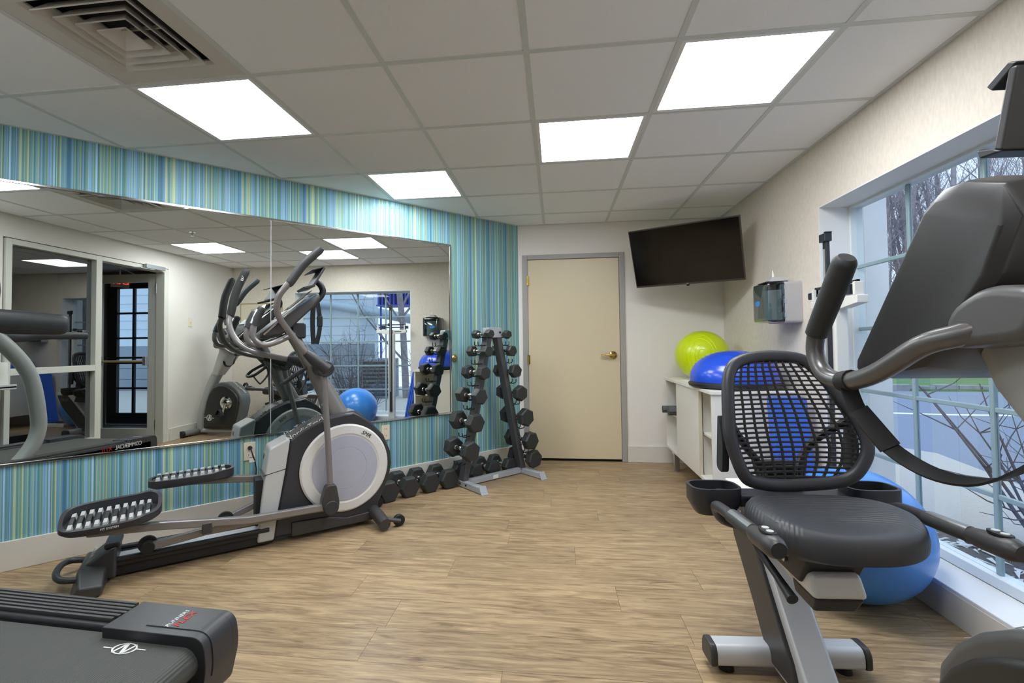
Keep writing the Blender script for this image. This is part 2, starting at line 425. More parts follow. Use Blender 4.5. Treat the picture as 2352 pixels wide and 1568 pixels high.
def clip(poly, convex):
    """Sutherland-Hodgman, convex polygon given counter-clockwise"""
    out = poly
    for i in range(len(convex)):
        a = convex[i]; b = convex[(i+1) % len(convex)]; inp = out; out = []
        side = lambda p: (b[0]-a[0])*(p[1]-a[1])-(b[1]-a[1])*(p[0]-a[0])
        for j in range(len(inp)):
            p, q = inp[j-1], inp[j]; sp_, sq = side(p), side(q)
            if (sp_ >= 0) != (sq >= 0):
                t = sp_/(sp_-sq); out.append((p[0]+(q[0]-p[0])*t, p[1]+(q[1]-p[1])*t))
            if sq >= 0: out.append(q)
        if not out: return []
    return out

# ---------------------------------------------------------------- room constants
CEIL = 2.353; XR = 1.595; YB = 4.749; YF = 0.315; XW = -3.6
A = Vector((-0.372, 4.749)); DL = Vector((-2.549, -2.614)).normalized(); NL = Vector((DL.y, -DL.x))   # diagonal wall: start, direction, outward normal
SW = (A.x-XW)/-DL.x                                                       # length of the diagonal wall
ROOM = [(XW, YF), (XR, YF), (XR, YB), (A.x, A.y), (A.x+DL.x*SW, A.y+DL.y*SW)]
LA = math.atan2(DL.y, DL.x)
def wall_empty_point(s, d, z=0.0):
    p = A+DL*s-NL*d; return Vector((p.x, p.y, z))

# ---------------------------------------------------------------- floor, ceiling
def make_floor():
    b = MB(); b.prism([(XW-.1, YF-.12), (XR+.1, YF-.12), (XR+.1, YB+.1), (A.x, YB+.1), (XW-.1, ROOM[4][1]+.05)], -0.08, -0.004, 'z')
    fl = struct(b.build('floor', 'dark_plastic', smooth=False))
    rnd = random.Random(3); pitch = 0.2118; k = 0
    y1 = 4.443+pitch*2
    room = [(XW, YF-.12), (XR, YF-.12), (XR, YB), (A.x, A.y), ROOM[4]]
    while y1 > YF-.12:
        y0 = y1-pitch; x = XW-rnd.uniform(0.1, 1.2)
        if k == 2: x = 0.362-1.22*4
        if k == 4: x = 0.147-1.22*4
        if k == 13: x = -0.715-1.22*3
        while x < XR:
            q = clip([(x+.0006, y0+.0006), (x+1.2194, y0+.0006), (x+1.2194, y1-.0006), (x+.0006, y1-.0006)], room)
            if len(q) > 2:
                MB().prism(q, -0.006, 0.0, 'z').build('plank', 'oak_plank', fl, smooth=False)
            x += 1.22
        y1 = y0; k += 1
make_floor()

GX0, GY0, G = -1.3234, 1.9094, 0.6096
LIGHTS = {(-1, 0): 'square ceiling light panel next to the louvred air vent',
          (0, 2): 'square ceiling light panel nearest the top of the striped wall above the mirror edge',
          (2, 1): 'square ceiling light panel in the line leading to the beige door',
          (3, 0): 'square ceiling light panel nearest the window wall',
          (2, -2): 'square ceiling light panel just inside the glass entrance door',
          (-2, -2): 'square ceiling light panel over the treadmill front, seen only in the mirror'}
def make_ceiling():
    b = MB(); b.prism([(XW-.1, YF-.12), (XR+.1, YF-.12), (XR+.1, YB+.1), (A.x-.1, YB+.1), (XW-.1, ROOM[4][1]+.1)], CEIL+0.13, CEIL+0.2, 'z')
    ce = struct(b.build('ceiling', 'ceiling_tile', smooth=False))
    for i in range(-5, 6):
        for j in range(-4, 6):
            if (i, j) in LIGHTS or (i, j) == (-1, -1): continue
            x0, y0 = GX0+i*G, GY0+j*G
            q = clip([(x0+.008, y0+.008), (x0+G-.008, y0+.008), (x0+G-.008, y0+G-.008), (x0+.008, y0+G-.008)], ROOM)
            if len(q) > 2: MB().prism(q, CEIL+0.001, CEIL+0.019, 'z').build('ceiling_tile', 'ceiling_tile', ce, smooth=False)
    for i in range(-4, 6):
        x = GX0+i*G; q = clip([(x-.012, YF), (x+.012, YF), (x+.012, YB), (x-.012, YB)], ROOM)
        if len(q) > 2: MB().prism(q, CEIL-0.002, CEIL+0.016, 'z').build('grid_bar', 'grid_metal', ce, smooth=False)
    for j in range(-3, 6):
        y = GY0+j*G; q = clip([(XW, y-.012), (XR, y-.012), (XR, y+.012), (XW, y+.012)], ROOM)
        if len(q) > 2: MB().prism(q, CEIL-0.0022, CEIL+0.015, 'z').build('grid_bar', 'grid_metal', ce, smooth=False)
    # edge angle along the walls
    n = len(ROOM); cen = Vector((-0.6, 2.2))
    for k in range(n):
        p, q = Vector(ROOM[k]), Vector(ROOM[(k+1) % n]); t = (q-p).normalized(); nn = Vector((-t.y, t.x))
        MB().prism([tuple(p), tuple(q), tuple(q+nn*.02), tuple(p+nn*.02)], CEIL-.0026, CEIL+.02, 'z').build('edge_angle', 'grid_metal', ce, smooth=False)
make_ceiling()

# ---------------------------------------------------------------- walls
def make_walls():
    # diagonal striped wall, local x along the wall, local y into the room
    b = MB().box(-0.02, SW+.1, -0.1, 0.0, 0, CEIL+.02)
    o = struct(b.build('wall_left', 'striped_wallpaper', smooth=False)); o.location = (A.x, A.y, 0); o.rotation_euler = (0, 0, LA)
    b = MB().box(-0.01, SW, 0.0, 0.013, 0.0, 0.155); o = struct(b.build('baseboard_left', 'baseboard', bevel=.003)); o.location = (A.x, A.y, 0); o.rotation_euler = (0, 0, LA)
    # back wall with door opening
    b = MB().box(A.x-.2, -0.305, YB, YB+.1, 0, CEIL+.02).box(-0.305, 0.649, YB, YB+.1, 2.02, CEIL+.02).box(0.649, XR+.25, YB, YB+.1, 0, CEIL+.02)
    struct(b.build('wall_back', 'wall_cream', smooth=False))
    b = MB().box(0.676, XR, YB-.013, YB, 0, 0.155); struct(b.build('baseboard_back', 'baseboard', bevel=.003))
    # window wall
    y0, y1, z0, z1 = 1.30, 3.065, 0.14, 1.965
    b = MB().box(XR, XR+.25, YF-.12, y0, 0, CEIL+.02).box(XR, XR+.25, y1, YB, 0, CEIL+.02).box(XR, XR+.25, y0, y1, 0, z0-.02).box(XR, XR+.25, y0, y1, z1, CEIL+.02)
    struct(b.build('wall_right', 'wall_texture', smooth=False))
    b = MB().box(XR-.013, XR, YF, YB-.013, 0, 0.125); struct(b.build('baseboard_right', 'baseboard', bevel=.003))
    # front wall with glazed entrance
    b = MB().box(XW, -1.45, YF-.12, YF, 0, CEIL+.02).box(0.375, XR, YF-.12, YF, 0, CEIL+.02).box(-1.45, 0.375, YF-.12, YF, 2.15, CEIL+.02)
    struct(b.build('wall_front', 'wall_cream', smooth=False))
    for x0, x1 in ((XW, -1.47), (0.395, XR)):
        b = MB().box(x0, x1, YF, YF+.013, 0, 0.155); struct(b.build('baseboard_front', 'baseboard', bevel=.003))
    b = MB().box(XW-.1, XW, YF-.12, ROOM[4][1]+.1, 0, CEIL+.02); struct(b.build('wall_west', 'wall_cream', smooth=False))
    # window 1
    GXp = 1.78; cols = [1.335, 1.765, 2.195, 2.625, 3.045]; rows = [0.185, 0.505, 0.86, 1.222, 1.59, 1.945]
    fr = MB()
    fr.box(GXp-.02, GXp+.05, y0, cols[0], z0, z1).box(GXp-.02, GXp+.05, cols[-1], y1, z0, z1)
    fr.box(GXp-.02, GXp+.05, cols[0], cols[-1], z0, rows[0]).box(GXp-.02, GXp+.05, cols[0], cols[-1], rows[-1], z1)
    win = struct(fr.build('window_1', 'window_white', bevel=.003))
    MB().box(XR-.012, GXp-.02, y0, y1, z0-.02, z0).build('window_sill', 'white_paint', win, bevel=.004)
    MB().box(XR-.001, GXp-.02, y1-.006, y1+.001, z0, z1).build('window_reveal', 'white_paint', win, smooth=False)
    MB().box(XR-.001, GXp-.02, y0-.001, y0+.006, z0, z1).build('window_reveal', 'white_paint', win, smooth=False)
    MB().box(XR-.001, GXp-.02, y0+.006, y1-.006, z1-.006, z1+.001).build('window_reveal', 'white_paint', win, smooth=False)
    for y in cols[1:-1]: MB().box(GXp+.005, GXp+.024, y-.011, y+.011, rows[0], rows[-1]).build('muntin', 'muntin_grey', win, bevel=.004)
    for z in rows[1:-1]:
        for i in range(4):
            MB().box(GXp+.006, GXp+.023, cols[i]+(.011 if i else 0), cols[i+1]-(.011 if i < 3 else 0), z-.011, z+.011).build('muntin', 'muntin_grey', win, bevel=.004)
    for i in range(4):
        for j in range(5):
            MB().box(GXp+.0125, GXp+.0165, cols[i]+(.011 if i else 0), cols[i+1]-(.011 if i < 3 else 0), rows[j]+(.011 if j else 0), rows[j+1]-(.011 if j < 4 else 0)).build('pane', 'window_glass', win, smooth=False)
    # exterior pier beside the window
    struct(MB().box(XR+.25, 2.06, 3.2, 3.75, -.1, 3.2).build('wall_exterior_pier', 'white_paint', smooth=False))
make_walls()

def make_doors():
    # beige flush door in a grey metal frame
    fr = MB(); y0, y1 = YB-.014, YB+.09
    fr.box(-0.331, -0.279, y0, y1, 0, 2.05).box(0.623, 0.675, y0, y1, 0, 2.05).box(-0.279, 0.623, y0, y1, 2.003, 2.05)
    d = struct(fr.build('door_1', 'door_frame_grey', bevel=.004))
    leaf = MB().box(-0.276, 0.620, YB, YB+.044, 0.022, 2.0).build('door_leaf', 'door_cream', d, bevel=.003)
    MB().box(-0.279, 0.623, YB+.03, YB+.09, 0.0, 0.02).build('gap_shade_strip', 'rubber', d, smooth=False)  # black strip put in for the shade of the gap under the leaf
    for z in (1.79, 1.0, 0.24):
        MB().cyl((-0.281, YB-.018, z-.05), (-0.281, YB-.018, z+.05), .0075, n=12).box(-0.281, -0.262, YB-.003, YB, z-.045, z+.045).build('hinge', 'brass', d)
    h = MB().lathe([(0.0, 0), (.038, 0), (.036, .012), (.022, .02), (.012, .03), (.012, .055), (0, .055)], (0.552, YB, 1.04), (0, -1, 0), 32)
    h.tube([(0.552, YB-.05, 1.04), (0.50, YB-.055, 1.04), (0.43, YB-.048, 1.037)], [.012, .011, .009], 12, smooth=4)
    h.build('lever_handle', 'brass', leaf)
    # aluminium storefront: sidelight and entrance door in the front wall
    q0, q1 = YF-.10, YF+.012
    f = MB().box(-1.43, -1.384, q0, q1, 0, 2.14).box(-0.597, -0.529, q0, q1, 0, 2.14).box(0.296, 0.365, q0, q1, 0, 2.14)
    f.box(-1.384, -0.597, q0, q1, 2.09, 2.14).box(-0.529, 0.296, q0, q1, 2.095, 2.14)
    f.box(-1.384, -0.597, q0, q1, .93, .99).box(-1.384, -0.597, q0, q1, 0, .24)
    w2 = struct(f.build('window_2', 'alu_frame', bevel=.003))
    for z0, z1 in ((.24, .93), (.99, 2.09)): MB().box(-1.384, -0.597, YF-.05, YF-.044, z0, z1).build('pane', 'dark_glass', w2, smooth=False)
    # open door leaf, swung out into the hall
    X0, X1 = 0.305, 0.345
    l = MB().box(X0, X1, 0.10, 0.205, .012, 2.085).box(X0, X1, -.62, -.53, .012, 2.085).box(X0, X1, -.53, .10, 1.98, 2.085).box(X0, X1, -.53, .10, .012, .17)
    d2 = struct(l.build('door_2', 'alu_frame', bevel=.003))
    MB().box(.322, .328, -.53, .10, .17, 1.98).build('pane', 'window_glass', d2, smooth=False)
    MB().cyl((.262, -.52, 1.0), (.262, .09, 1.0), .014, n=14).build('push_bar', 'wood_bar', d2)
    for y in (-.53, .10): MB().box(.25, X0, y-.022, y+.022, .95, 1.06).build('bar_bracket', 'closer_grey', d2, bevel=.006)
    for z in (.22, 1.9): MB().cyl((.300, .214, z-.06), (.300, .214, z+.06), .009, n=10).build('hinge', 'steel', d2)
    MB().box(-.02, .26, YF+.013, YF+.06, 2.10, 2.15).build('closer_body', 'closer_grey', d2, bevel=.006)
    MB().tube([(.1, YF+.05, 2.095), (-.1, YF+.06, 2.09), (-.22, .2, 2.085), (.27, -.05, 2.08)], .006, 8).build('closer_arm', 'closer_grey', d2)
make_doors()

def make_hall():
    y0 = -2.6
    struct(MB().box(-2.2, XR, y0, YF-.12, -.08, 0).build('floor_hall', 'hall_floor', smooth=False))
    struct(MB().box(-2.2, XR, y0, YF-.12, CEIL, CEIL+.1).build('ceiling_hall', 'ceiling_tile', smooth=False))
    struct(MB().box(-2.2, XR+.2, y0-.1, y0, 0, CEIL).build('wall_hall_back', 'hall_wall', smooth=False))
    struct(MB().box(-2.3, -2.2, y0, YF-.12, 0, CEIL).build('wall_hall_west', 'hall_wall', smooth=False))
    b = MB().box(XR, XR+.2, y0, -1.76, 0, CEIL).box(XR, XR+.2, -.90, YF-.12, 0, CEIL).box(XR, XR+.2, -1.76, -.90, 2.25, CEIL)
    struct(b.build('wall_hall_east', 'hall_wall', smooth=False))
    x0, x1 = XR+.02, XR+.075; ys = [-1.60, -1.33, -1.06]; zs = [.17, .55, .935, 1.32, 1.705, 2.09]
    f = MB().box(x0, x1, -1.76, ys[0], 0, 2.25).box(x0, x1, ys[2], -.90, 0, 2.25).box(x0, x1, ys[0], ys[2], 0, zs[0]).box(x0, x1, ys[0], ys[2], zs[-1], 2.25)
    d = struct(f.build('door_3', 'charcoal', bevel=.003))
    MB().box(x0+.01, x1-.01, ys[1]-.018, ys[1]+.018, zs[0], zs[-1]).build('muntin', 'charcoal', d, smooth=False)
    for z in zs[1:-1]:
        for i in (0, 1): MB().box(x0+.01, x1-.01, ys[i]+(.018 if i else 0), ys[i+1]-(0 if i else .018), z-.014, z+.014).build('muntin', 'charcoal', d, smooth=False)
    for i in (0, 1):
        for j in range(5): MB().box(x0+.025, x0+.03, ys[i]+(.018 if i else 0), ys[i+1]-(0 if i else .018), zs[j]+(.014 if j else 0), zs[j+1]-(.014 if j < 4 else 0)).build('pane', 'window_glass', d, smooth=False)
    MB().cyl((XR-.05, -1.70, 1.02), (XR-.05, -.96, 1.02), .016).box(XR-.06, x0, -1.72, -1.69, 1.0, 1.04).box(XR-.06, x0, -.97, -.94, 1.0, 1.04).build('panic_bar', 'scale_black', d)
    # exit sign and a recessed lamp in the hall
    e = thing('exit_sign', 'red lit EXIT sign hanging under the hall ceiling', 'exit sign', (0.82, -.78, 2.0))
    MB().box(-.10, .10, -.02, .02, 0, .14).build('sign_body', 'paper', e, bevel=.006)
    text('sign_letters', 'EXIT', .095, 'exit_red', e, (0, .0205, .04), (-1, 0, 0), (0, 0, 1))
    MB().cyl((0, 0, .14), (0, 0, CEIL-2.0), .01).build('sign_stem', 'paper', e)
    e.rotation_euler = (0, 0, math.radians(40))
    t = thing('downlight', 'round warm recessed lamp in the hall ceiling', 'ceiling light', (0.95, -.55, CEIL))
    MB().lathe([(.075, 0), (.095, 0), (.095, -.006), (.075, -.006)], (0, 0, 0), (0, 0, 1), 32).build('trim_ring', 'white_paint', t)
    MB().cyl((0, 0, -.004), (0, 0, -.001), .076, n=32).build('lamp_lens', 'warm_lamp', t)
make_hall()

# ---------------------------------------------------------------- ceiling fixtures
def make_lights():
    for (i, j), lab in LIGHTS.items():
        x, y = GX0+(i+.5)*G, GY0+(j+.5)*G; h = G/2-.012
        t = thing('ceiling_light', lab, 'ceiling light', (x, y, CEIL), group='ceiling light panels')
        f = MB(); 
        for a in range(4):
            m = Matrix.Rotation(a*PI/2, 4, 'Z'); f.box(-h, h-.018, -h, -h+.018, -.001, .018, m)
        f.build('panel_frame', 'white_paint', t, smooth=False)
        MB().box(-h+.018, h-.018, -h+.018, h-.018, 0.0015, .012).build('diffuser', 'led_panel', t, smooth=False)
make_lights()
def make_vent():
    x, y = GX0-.5*G, GY0-.5*G; h = G/2-.012
    t = thing('air_vent', 'white square louvred air vent with nested pyramid vanes', 'air vent', (x, y, CEIL))
    def frame(b, r0, r1, z0, z1):
        # square ring from half-size r0 (at height z0) to r1 (at z1), sloped vane with thickness
        for a in range(4):
            m = Matrix.Rotation(a*PI/2, 4, 'Z')
            p = [(-r0, -r0, z0), (r0, -r0, z0), (r1, -r1, z1), (-r1, -r1, z1)]
            q = [(px, py+.0, pz+.006) for px, py, pz in p]
            vs = [m @ Vector(v) for v in p+q]
            b.add(vs, [(0, 1, 2, 3), (7, 6, 5, 4), (0, 4, 5, 1), (1, 5, 6, 2), (2, 6, 7, 3), (3, 7, 4, 0)])
    b = MB(); frame(b, h, .212, 0.0, 0.0); frame(b, .212, .200, 0.0, .012); b.build('vent_plate', 'vent_white', t, smooth=False)
    for k, r in enumerate((.188, .145, .102)):
        b = MB(); frame(b, r, r-.034, -.014, .03); b.build('vane', 'vent_white', t, smooth=False)
    b = MB(); b.loft([[(-.06, -.06, -.014), (.06, -.06, -.014), (.06, .06, -.014), (-.06, .06, -.014)], [(-.057, -.057, -.011), (.057, -.057, -.011), (.057, .057, -.011), (-.057, .057, -.011)]])
    b = MB(); frame(b, .06, .004, -.014, .03); b.build('core', 'vent_white', t, smooth=False)
    MB().box(-.215, .215, -.215, .215, .10, .104).box(-.219, -.213, -.215, .215, .012, .10).box(.213, .219, -.215, .215, .012, .10).box(-.215, .215, -.219, -.213, .012, .10).box(-.215, .215, .213, .219, .012, .10).build('duct_throat', 'vent_dark', t, smooth=False)
    MB().box(-.16, .16, -.004, .004, .02, .03).build('vane_strut', 'vent_white', t, smooth=False)
make_vent()
t = thing('fire_sprinkler', 'small chrome fire sprinkler head on the ceiling', 'sprinkler', (-.586, 1.394, CEIL))
MB().lathe([(0, 0), (.03, 0), (.03, -.004), (0, -.006)], (0, 0, 0), (0, 0, 1), 24).build('escutcheon', 'chrome', t)
MB().cyl((0, 0, -.03), (0, 0, 0), .008).tube([(-.012, 0, -.01), (-.014, 0, -.03), (0, 0, -.042), (.014, 0, -.03), (.012, 0, -.01)], .003, 6).build('frame_arms', 'chrome', t)
MB().lathe([(0, 0), (.016, 0), (.016, -.002), (0, -.002)], (0, 0, -.042), (0, 0, 1), 20).build('deflector', 'chrome', t)

# ---------------------------------------------------------------- things on the striped wall (local x along wall, y into room)
def on_left(name, label, cat, group=None):
    return thing(name, label, cat, (A.x, A.y, 0), LA, group)
def make_mirror():
    t = on_left('wall_mirror', 'large frameless wall mirror in panels with chrome edge trim on the striped wall', 'mirror')
    z0, z1 = .552, 2.052
    for s0, s1 in ((.824, 2.309), (2.311, 3.80)):
        MB().box(s0, s1, .001, .006, z0, z1).build('mirror_panel', 'mirror_silver', t, smooth=False)
    MB().box(2.308, 2.312, .0055, .007, z0, z1).build('seam_strip', 'light_plastic', t, smooth=False)
    MB().box(.812, 3.81, .001, .013, z0-.008, z0+.006).build('trim', 'chrome', t, bevel=.002)
    MB().box(.812, 3.81, .001, .013, z1-.006, z1+.008).build('trim', 'chrome', t, bevel=.002)
    MB().box(.812, .828, .001, .013, z0+.006, z1-.006).build('trim', 'chrome', t, bevel=.002)
make_mirror()
def outlet(s, z, label):
    t = on_left('wall_outlet', label, 'outlet')
    MB().prism(rpoly([(s-.036, z-.06), (s+.036, z-.06), (s+.036, z+.06), (s-.036, z+.06)], .005, 3), .0005, .006).build('cover_plate', 'ivory', t, bevel=.002)
    for dz in (-.026, .026):
        MB().prism(oval(s, z+dz, .017, .015, 20, 3), .006, .0075).build('socket', 'ivory', t)
        MB().box(s-.008, s-.005, .0074, .0078, z+dz-.004, z+dz+.007).box(s+.005, s+.008, .0074, .0078, z+dz-.004, z+dz+.007).build('slot', 'black_print', t, smooth=False)
    return t
outlet(2.44, .452, 'ivory wall outlet with a plugged-in black cord below the mirror')
outlet(1.45, .455, 'ivory wall outlet half hidden behind the elliptical front wheel')
t = on_left('power_cord', 'black power cord with white tag hanging from the outlet to the floor', 'cord')
MB().cyl((2.44, .008, .475), (2.44, .035, .478), .014, .011, 14).tube([(2.44, .035, .478), (2.435, .05, .45), (2.42, .045, .40), (2.405, .03, .33), (2.41, .028, .25), (2.415, .03, .17), (2.395, .05, .10), (2.36, .09, .03), (2.3, .16, .008), (2.26, .26, .008)], .004, 8, smooth=5).build('cord', 'rubber', t)
MB().box(2.418, 2.45, .045, .047, .385, .44).build('cord_tag', 'paper', t, smooth=False)
MB().box(2.419, 2.449, .047, .0475, .415, .421).build('tag_stripe', 'orange_print', t, smooth=False)
t = on_left('brass_lock', 'round brass lock cylinder set in the striped wall beside the mirror', 'lock')
MB().lathe([(0, 0), (.033, 0), (.033, .006), (.026, .016), (.017, .02), (0, .02)], (.781, 0, 1.038), (0, 1, 0), 32).build('rose', 'brass', t)
MB().lathe([(0, .02), (.013, .02), (.012, .04), (0, .042)], (.781, 0, 1.038), (0, 1, 0), 24).build('cylinder', 'steel', t)
# front-wall and window-wall fittings seen in the mirror
t = thing('light_switch', 'cream light switch plate beside the glass entrance', 'switch', (.737, YF, 1.5))
MB().box(-.036, .036, 0, .006, -.06, .06).build('cover_plate', 'ivory', t, bevel=.002)
MB().box(-.006, .006, .006, .016, -.012, .012).build('toggle', 'ivory', t, bevel=.002)
t = thing('framed_notice', 'framed cream notice headed Center Use on the window wall', 'notice', (XR, .78, 1.6))
MB().box(-.012, -.002, -.33, .33, -.215, .215).build('backing', 'gold_frame', t, bevel=.003)
MB().box(-.0135, -.012, -.318, .318, -.203, .203).build('sheet', 'cream_paper', t, smooth=False)
text('heading', 'Center Use', .07, 'grey_print', t, (-.0136, .0, .10), (0, -1, 0), (0, 0, 1))
t = thing('wall_shelf', 'small white shelf beside the sidelight, seen in the mirror', 'shelf', (-1.56, YF, .85))
MB().box(-.15, .11, 0, .16, -.02, .0).box(-.15, .11, .15, .16, -.03, .012).build('shelf_board', 'light_plastic', t, bevel=.004)
t = thing('container', 'white tapered container on the small wall shelf beside the sidelight', 'container', (-1.52, YF+.08, .85))
MB().lathe([(0, 0), (.055, 0), (.046, .2), (0, .2)], (0, 0, 0), (0, 0, 1), 28).build('container_body', 'paper', t)

# ---------------------------------------------------------------- elliptical trainer (local x forward, y left, z up)
def make_elliptical():
    t = thing('elliptical_trainer', 'grey and black elliptical trainer with a large round flywheel disc beneath the mirror', 'elliptical', (-1.541, 2.816, 0), math.radians(39.444))
    # base
    MB().box(-.97, -.22, -.07, .07, .012, .062).build('base_beam', 'dark_plastic', t, bevel=.006)
    MB().box(-.95, -.24, -.062, .062, .062, .088).build('roller_track', 'silver_paint', t, bevel=.004)
    for s in (-1, 1): MB().cyl((-.96, .088*s, .098), (-.24, .088*s, .098), .014, n=14).box(-.96, -.24, min(.05*s, .088*s), max(.05*s, .088*s), .066, .09).build('guide_rail', 'dark_plastic', t)
    # rear foot, cover and carry handle
    ft = MB(); ft.loft([[(-1.09, -.27, .0), (-.97, -.26, .0), (-.96, -.26, .05), (-1.05, -.27, .062)], [(-1.10, -.12, .0), (-.965, -.12, .0), (-.965, -.12, .085), (-1.075, -.12, .095)],
                        [(-1.10, .12, .0), (-.965, .12, .0), (-.965, .12, .085), (-1.075, .12, .095)], [(-1.09, .22, .0), (-.97, .22, .0), (-.96, .22, .05), (-1.05, .22, .062)]])
    ft.build('rear_foot', 'charcoal', t, bevel=.012, seg=3)
    cv = MB().loft([[(-1.07, -.085, .03), (-1.07, .085, .03), (-1.07, .07, .085), (-1.07, -.07, .085)], [(-1.0, -.12, .02), (-1.0, .12, .02), (-.99, .10, .145), (-.99, -.10, .145)],
                    [(-.93, -.125, .02), (-.93, .125, .02), (-.93, .105, .165), (-.93, -.105, .165)]]).build('rear_cover', 'charcoal', t, bevel=.014, seg=3)
    MB().box(-.985, -.92, -.075, .075, .15, .178).build('latch_block', 'black_plastic', t, bevel=.01, seg=3)
    text('rear_lettering', 'COMMERCIAL 14.9', .026, 'white_print', cv, (-1.038, .0, .128), (0, -1, 0), (.08, 0, .06), sx=.75)
    MB().tube([(-1.06, .10, .06), (-1.13, .125, .065), (-1.165, .07, .072), (-1.165, -.05, .072), (-1.13, -.13, .065), (-1.05, -.15, .06)], .015, 12, smooth=5).build('carry_handle', 'black_plastic', t)
    # front housing
    prof = [(-.128, .595), (-.057, .65), (.028, .69), (.10, .715), (.194, .727), (.254, .735), (.314, .697), (.366, .656), (.447, .565), (.493, .455), (.50, .37), (.485, .289), (.445, .199), (.405, .12), (.416, .087), (.36, .035), (-.22, .035), (-.19, .212), (-.151, .433)]
    hs = MB().prism(prof, -.085, .085).build('front_housing', 'black_plastic', t, bevel=.018, seg=3)
    top = [(-.135, .60), (-.057, .655), (.028, .696), (.10, .721), (.194, .735), (.258, .745), (.318, .705), (.30, .66), (.19, .69), (.09, .68), (.0, .64), (-.118, .56)]
    MB().prism(top, -.07, .07).build('top_cap', 'charcoal', t, bevel=.012, seg=3)
    for s in (-1, 1):
        text('cap_lettering', 'NordicTrack', .042, 'white_print', hs, (-.03, -.072*s, .645), (.83*s, 0, .42*s), (-.42, 0, .83), sx=1.15)
    cov = [(-.239, .562), (-.133, .611), (-.128, .595), (-.151, .433), (-.19, .212), (-.215, .03), (-.303, .03), (-.285, .218), (-.263, .407)]
    sc_ = MB().prism(cov, -.094, .094).build('rear_shell', 'light_plastic', t, bevel=.016, seg=3)
    MB().prism([(-.272, .412), (-.150, .436), (-.150, .432), (-.272, .408)], -.0945, .0945).build('shell_seam', 'black_print', sc_, smooth=False)
    MB().box(-.308, -.27, -.06, .06, .12, .38).build('shell_gap', 'rubber', sc_, smooth=False)
    text('shell_emblem', 'N', .05, 'black_print', sc_, (-.262, .0, .49), (0, -1, 0), (.15, 0, 1), shear=.3)
    MB().prism([(-.12, .03), (-.12, .112), (.08, .105), (.20, .078), (.34, .085), (.415, .09), (.40, .06), (.36, .03)], -.098, .098).build('base_skirt', 'charcoal', t, bevel=.006)
    for s in (-1, 1):
        y = -s*.086; ax = (0, -s, 0)
        d = MB().lathe([(0, 0), (.272, 0), (.272, .008), (.262, .016), (.215, .018), (.206, .012), (.202, .012), (0, .012)], (.195, y, .39), ax, 72).build('flywheel_ring', 'disc_ring', t)
        MB().lathe([(0, .0125), (.202, .0125), (.200, .016), (.131, .018), (.130, .0165), (.128, .0165), (.127, .018), (0, .019)], (.195, y, .39), ax, 72).build('flywheel_disc', 'disc_blue', d)
        R = (1, 0, 0) if s > 0 else (-1, 0, 0)
        c = Vector((.195, y-s*.019, .39)); q = math.radians(57) if s > 0 else math.radians(123)
        p = c+Vector((math.cos(q)*.236, 0, math.sin(q)*.236))
        tr = Vector((math.sin(q), 0, -math.cos(q)))*(1 if s > 0 else -1)
        nr = Vector((math.cos(q), 0, math.sin(q)))
        text('disc_lettering', 'SMR', .036, 'black_print', d, p-nr*.012, tr, nr, shear=.25)
        for e_, mk in ((-1, '((('), (1, ')))')):
            text('disc_mark', mk, .034, 'white_print', d, p-nr*.012+tr*e_*.072-nr*.012, tr, nr)
    MB().lathe([(0, 0), (.27, 0), (.285, .004), (.285, .17), (.27, .174), (0, .174)], (.195, .087, .385), (0, -1, 0), 72).build('wheel_guard', 'dark_plastic', hs)
    # front stabiliser with transport wheels
    MB().tube([(.39, -.27, .045), (.38, -.14, .075), (.37, 0, .085), (.38, .14, .075), (.39, .27, .045)], .04, 14, smooth=4, flat=.9).build('front_foot', 'charcoal', t)
    for s in (-1, 1):
        MB().cyl((.50, s*.195, .036), (.50, s*.228, .036), .036, n=28).build('transport_wheel', 'rubber', t, bevel=.004)
        MB().tube([(.42, s*.225, .06), (.50, s*.235, .037)], .014, 10).build('wheel_bracket', 'charcoal', t)
    # upright post
    P = lambda x, z, hx, hy: [(x+a, b, z) for a, b in oval(0, 0, hx, hy, 28, 2.6)]
    MB().loft([P(.175, .715, .068, .05), P(.10, .86, .062, .046), P(.03, 1.0, .052, .042), P(-.04, 1.12, .043, .038), P(-.095, 1.215, .04, .036), P(-.115, 1.255, .036, .034)]).build('upright_post', 'grey_paint', t)
    MB().box(.07, .10, -.002, .002, .78, .84).build('warning_label', 'paper', t, smooth=False)
    # swing-arm pivots
    MB().cyl((.055, -.19, 1.02), (.055, .19, 1.02), .05, n=32).build('pivot_axle', 'black_plastic', t, bevel=.008)
    G_ = 'grey_metal'
    # right arm (towards the room): upper arm leans forward, left arm leans back
    up_r = [(.04, -.165, 1.035), (-.052, -.175, 1.114), (-.15, -.20, 1.241), (-.205, -.235, 1.315), (-.222, -.255, 1.362), (-.222, -.268, 1.41), (-.207, -.278, 1.455), (-.165, -.285, 1.51)]
    up_l = [(.02, .165, 1.045), (-.10, .175, 1.075), (-.262, .20, 1.114), (-.355, .235, 1.163), (-.402, .262, 1.222), (-.428, .285, 1.305), (-.422, .30, 1.36)]
    for s, up, g0, g1 in ((-1, up_r, (-.165, -.285, 1.51), (.008, -.295, 1.725)), (1, up_l, (-.422, .30, 1.36), (-.336, .233, 1.65))):
        arm = MB().tube(up, .0175, 14, smooth=5).build('swing_arm', G_, t)
        a, b = Vector(up[0]), Vector(up[1]); dd = (b-a).normalized()
        MB().tube([a-dd*.03, a+dd*.05, a+dd*.10, a+dd*.13], [.046, .036, .028, .022], 18, smooth=3).build('arm_sleeve', 'black_plastic', arm)
        p0, p1 = Vector(g0), Vector(g1); m_ = (p0+p1)/2+Vector((-.012, 0, .004))
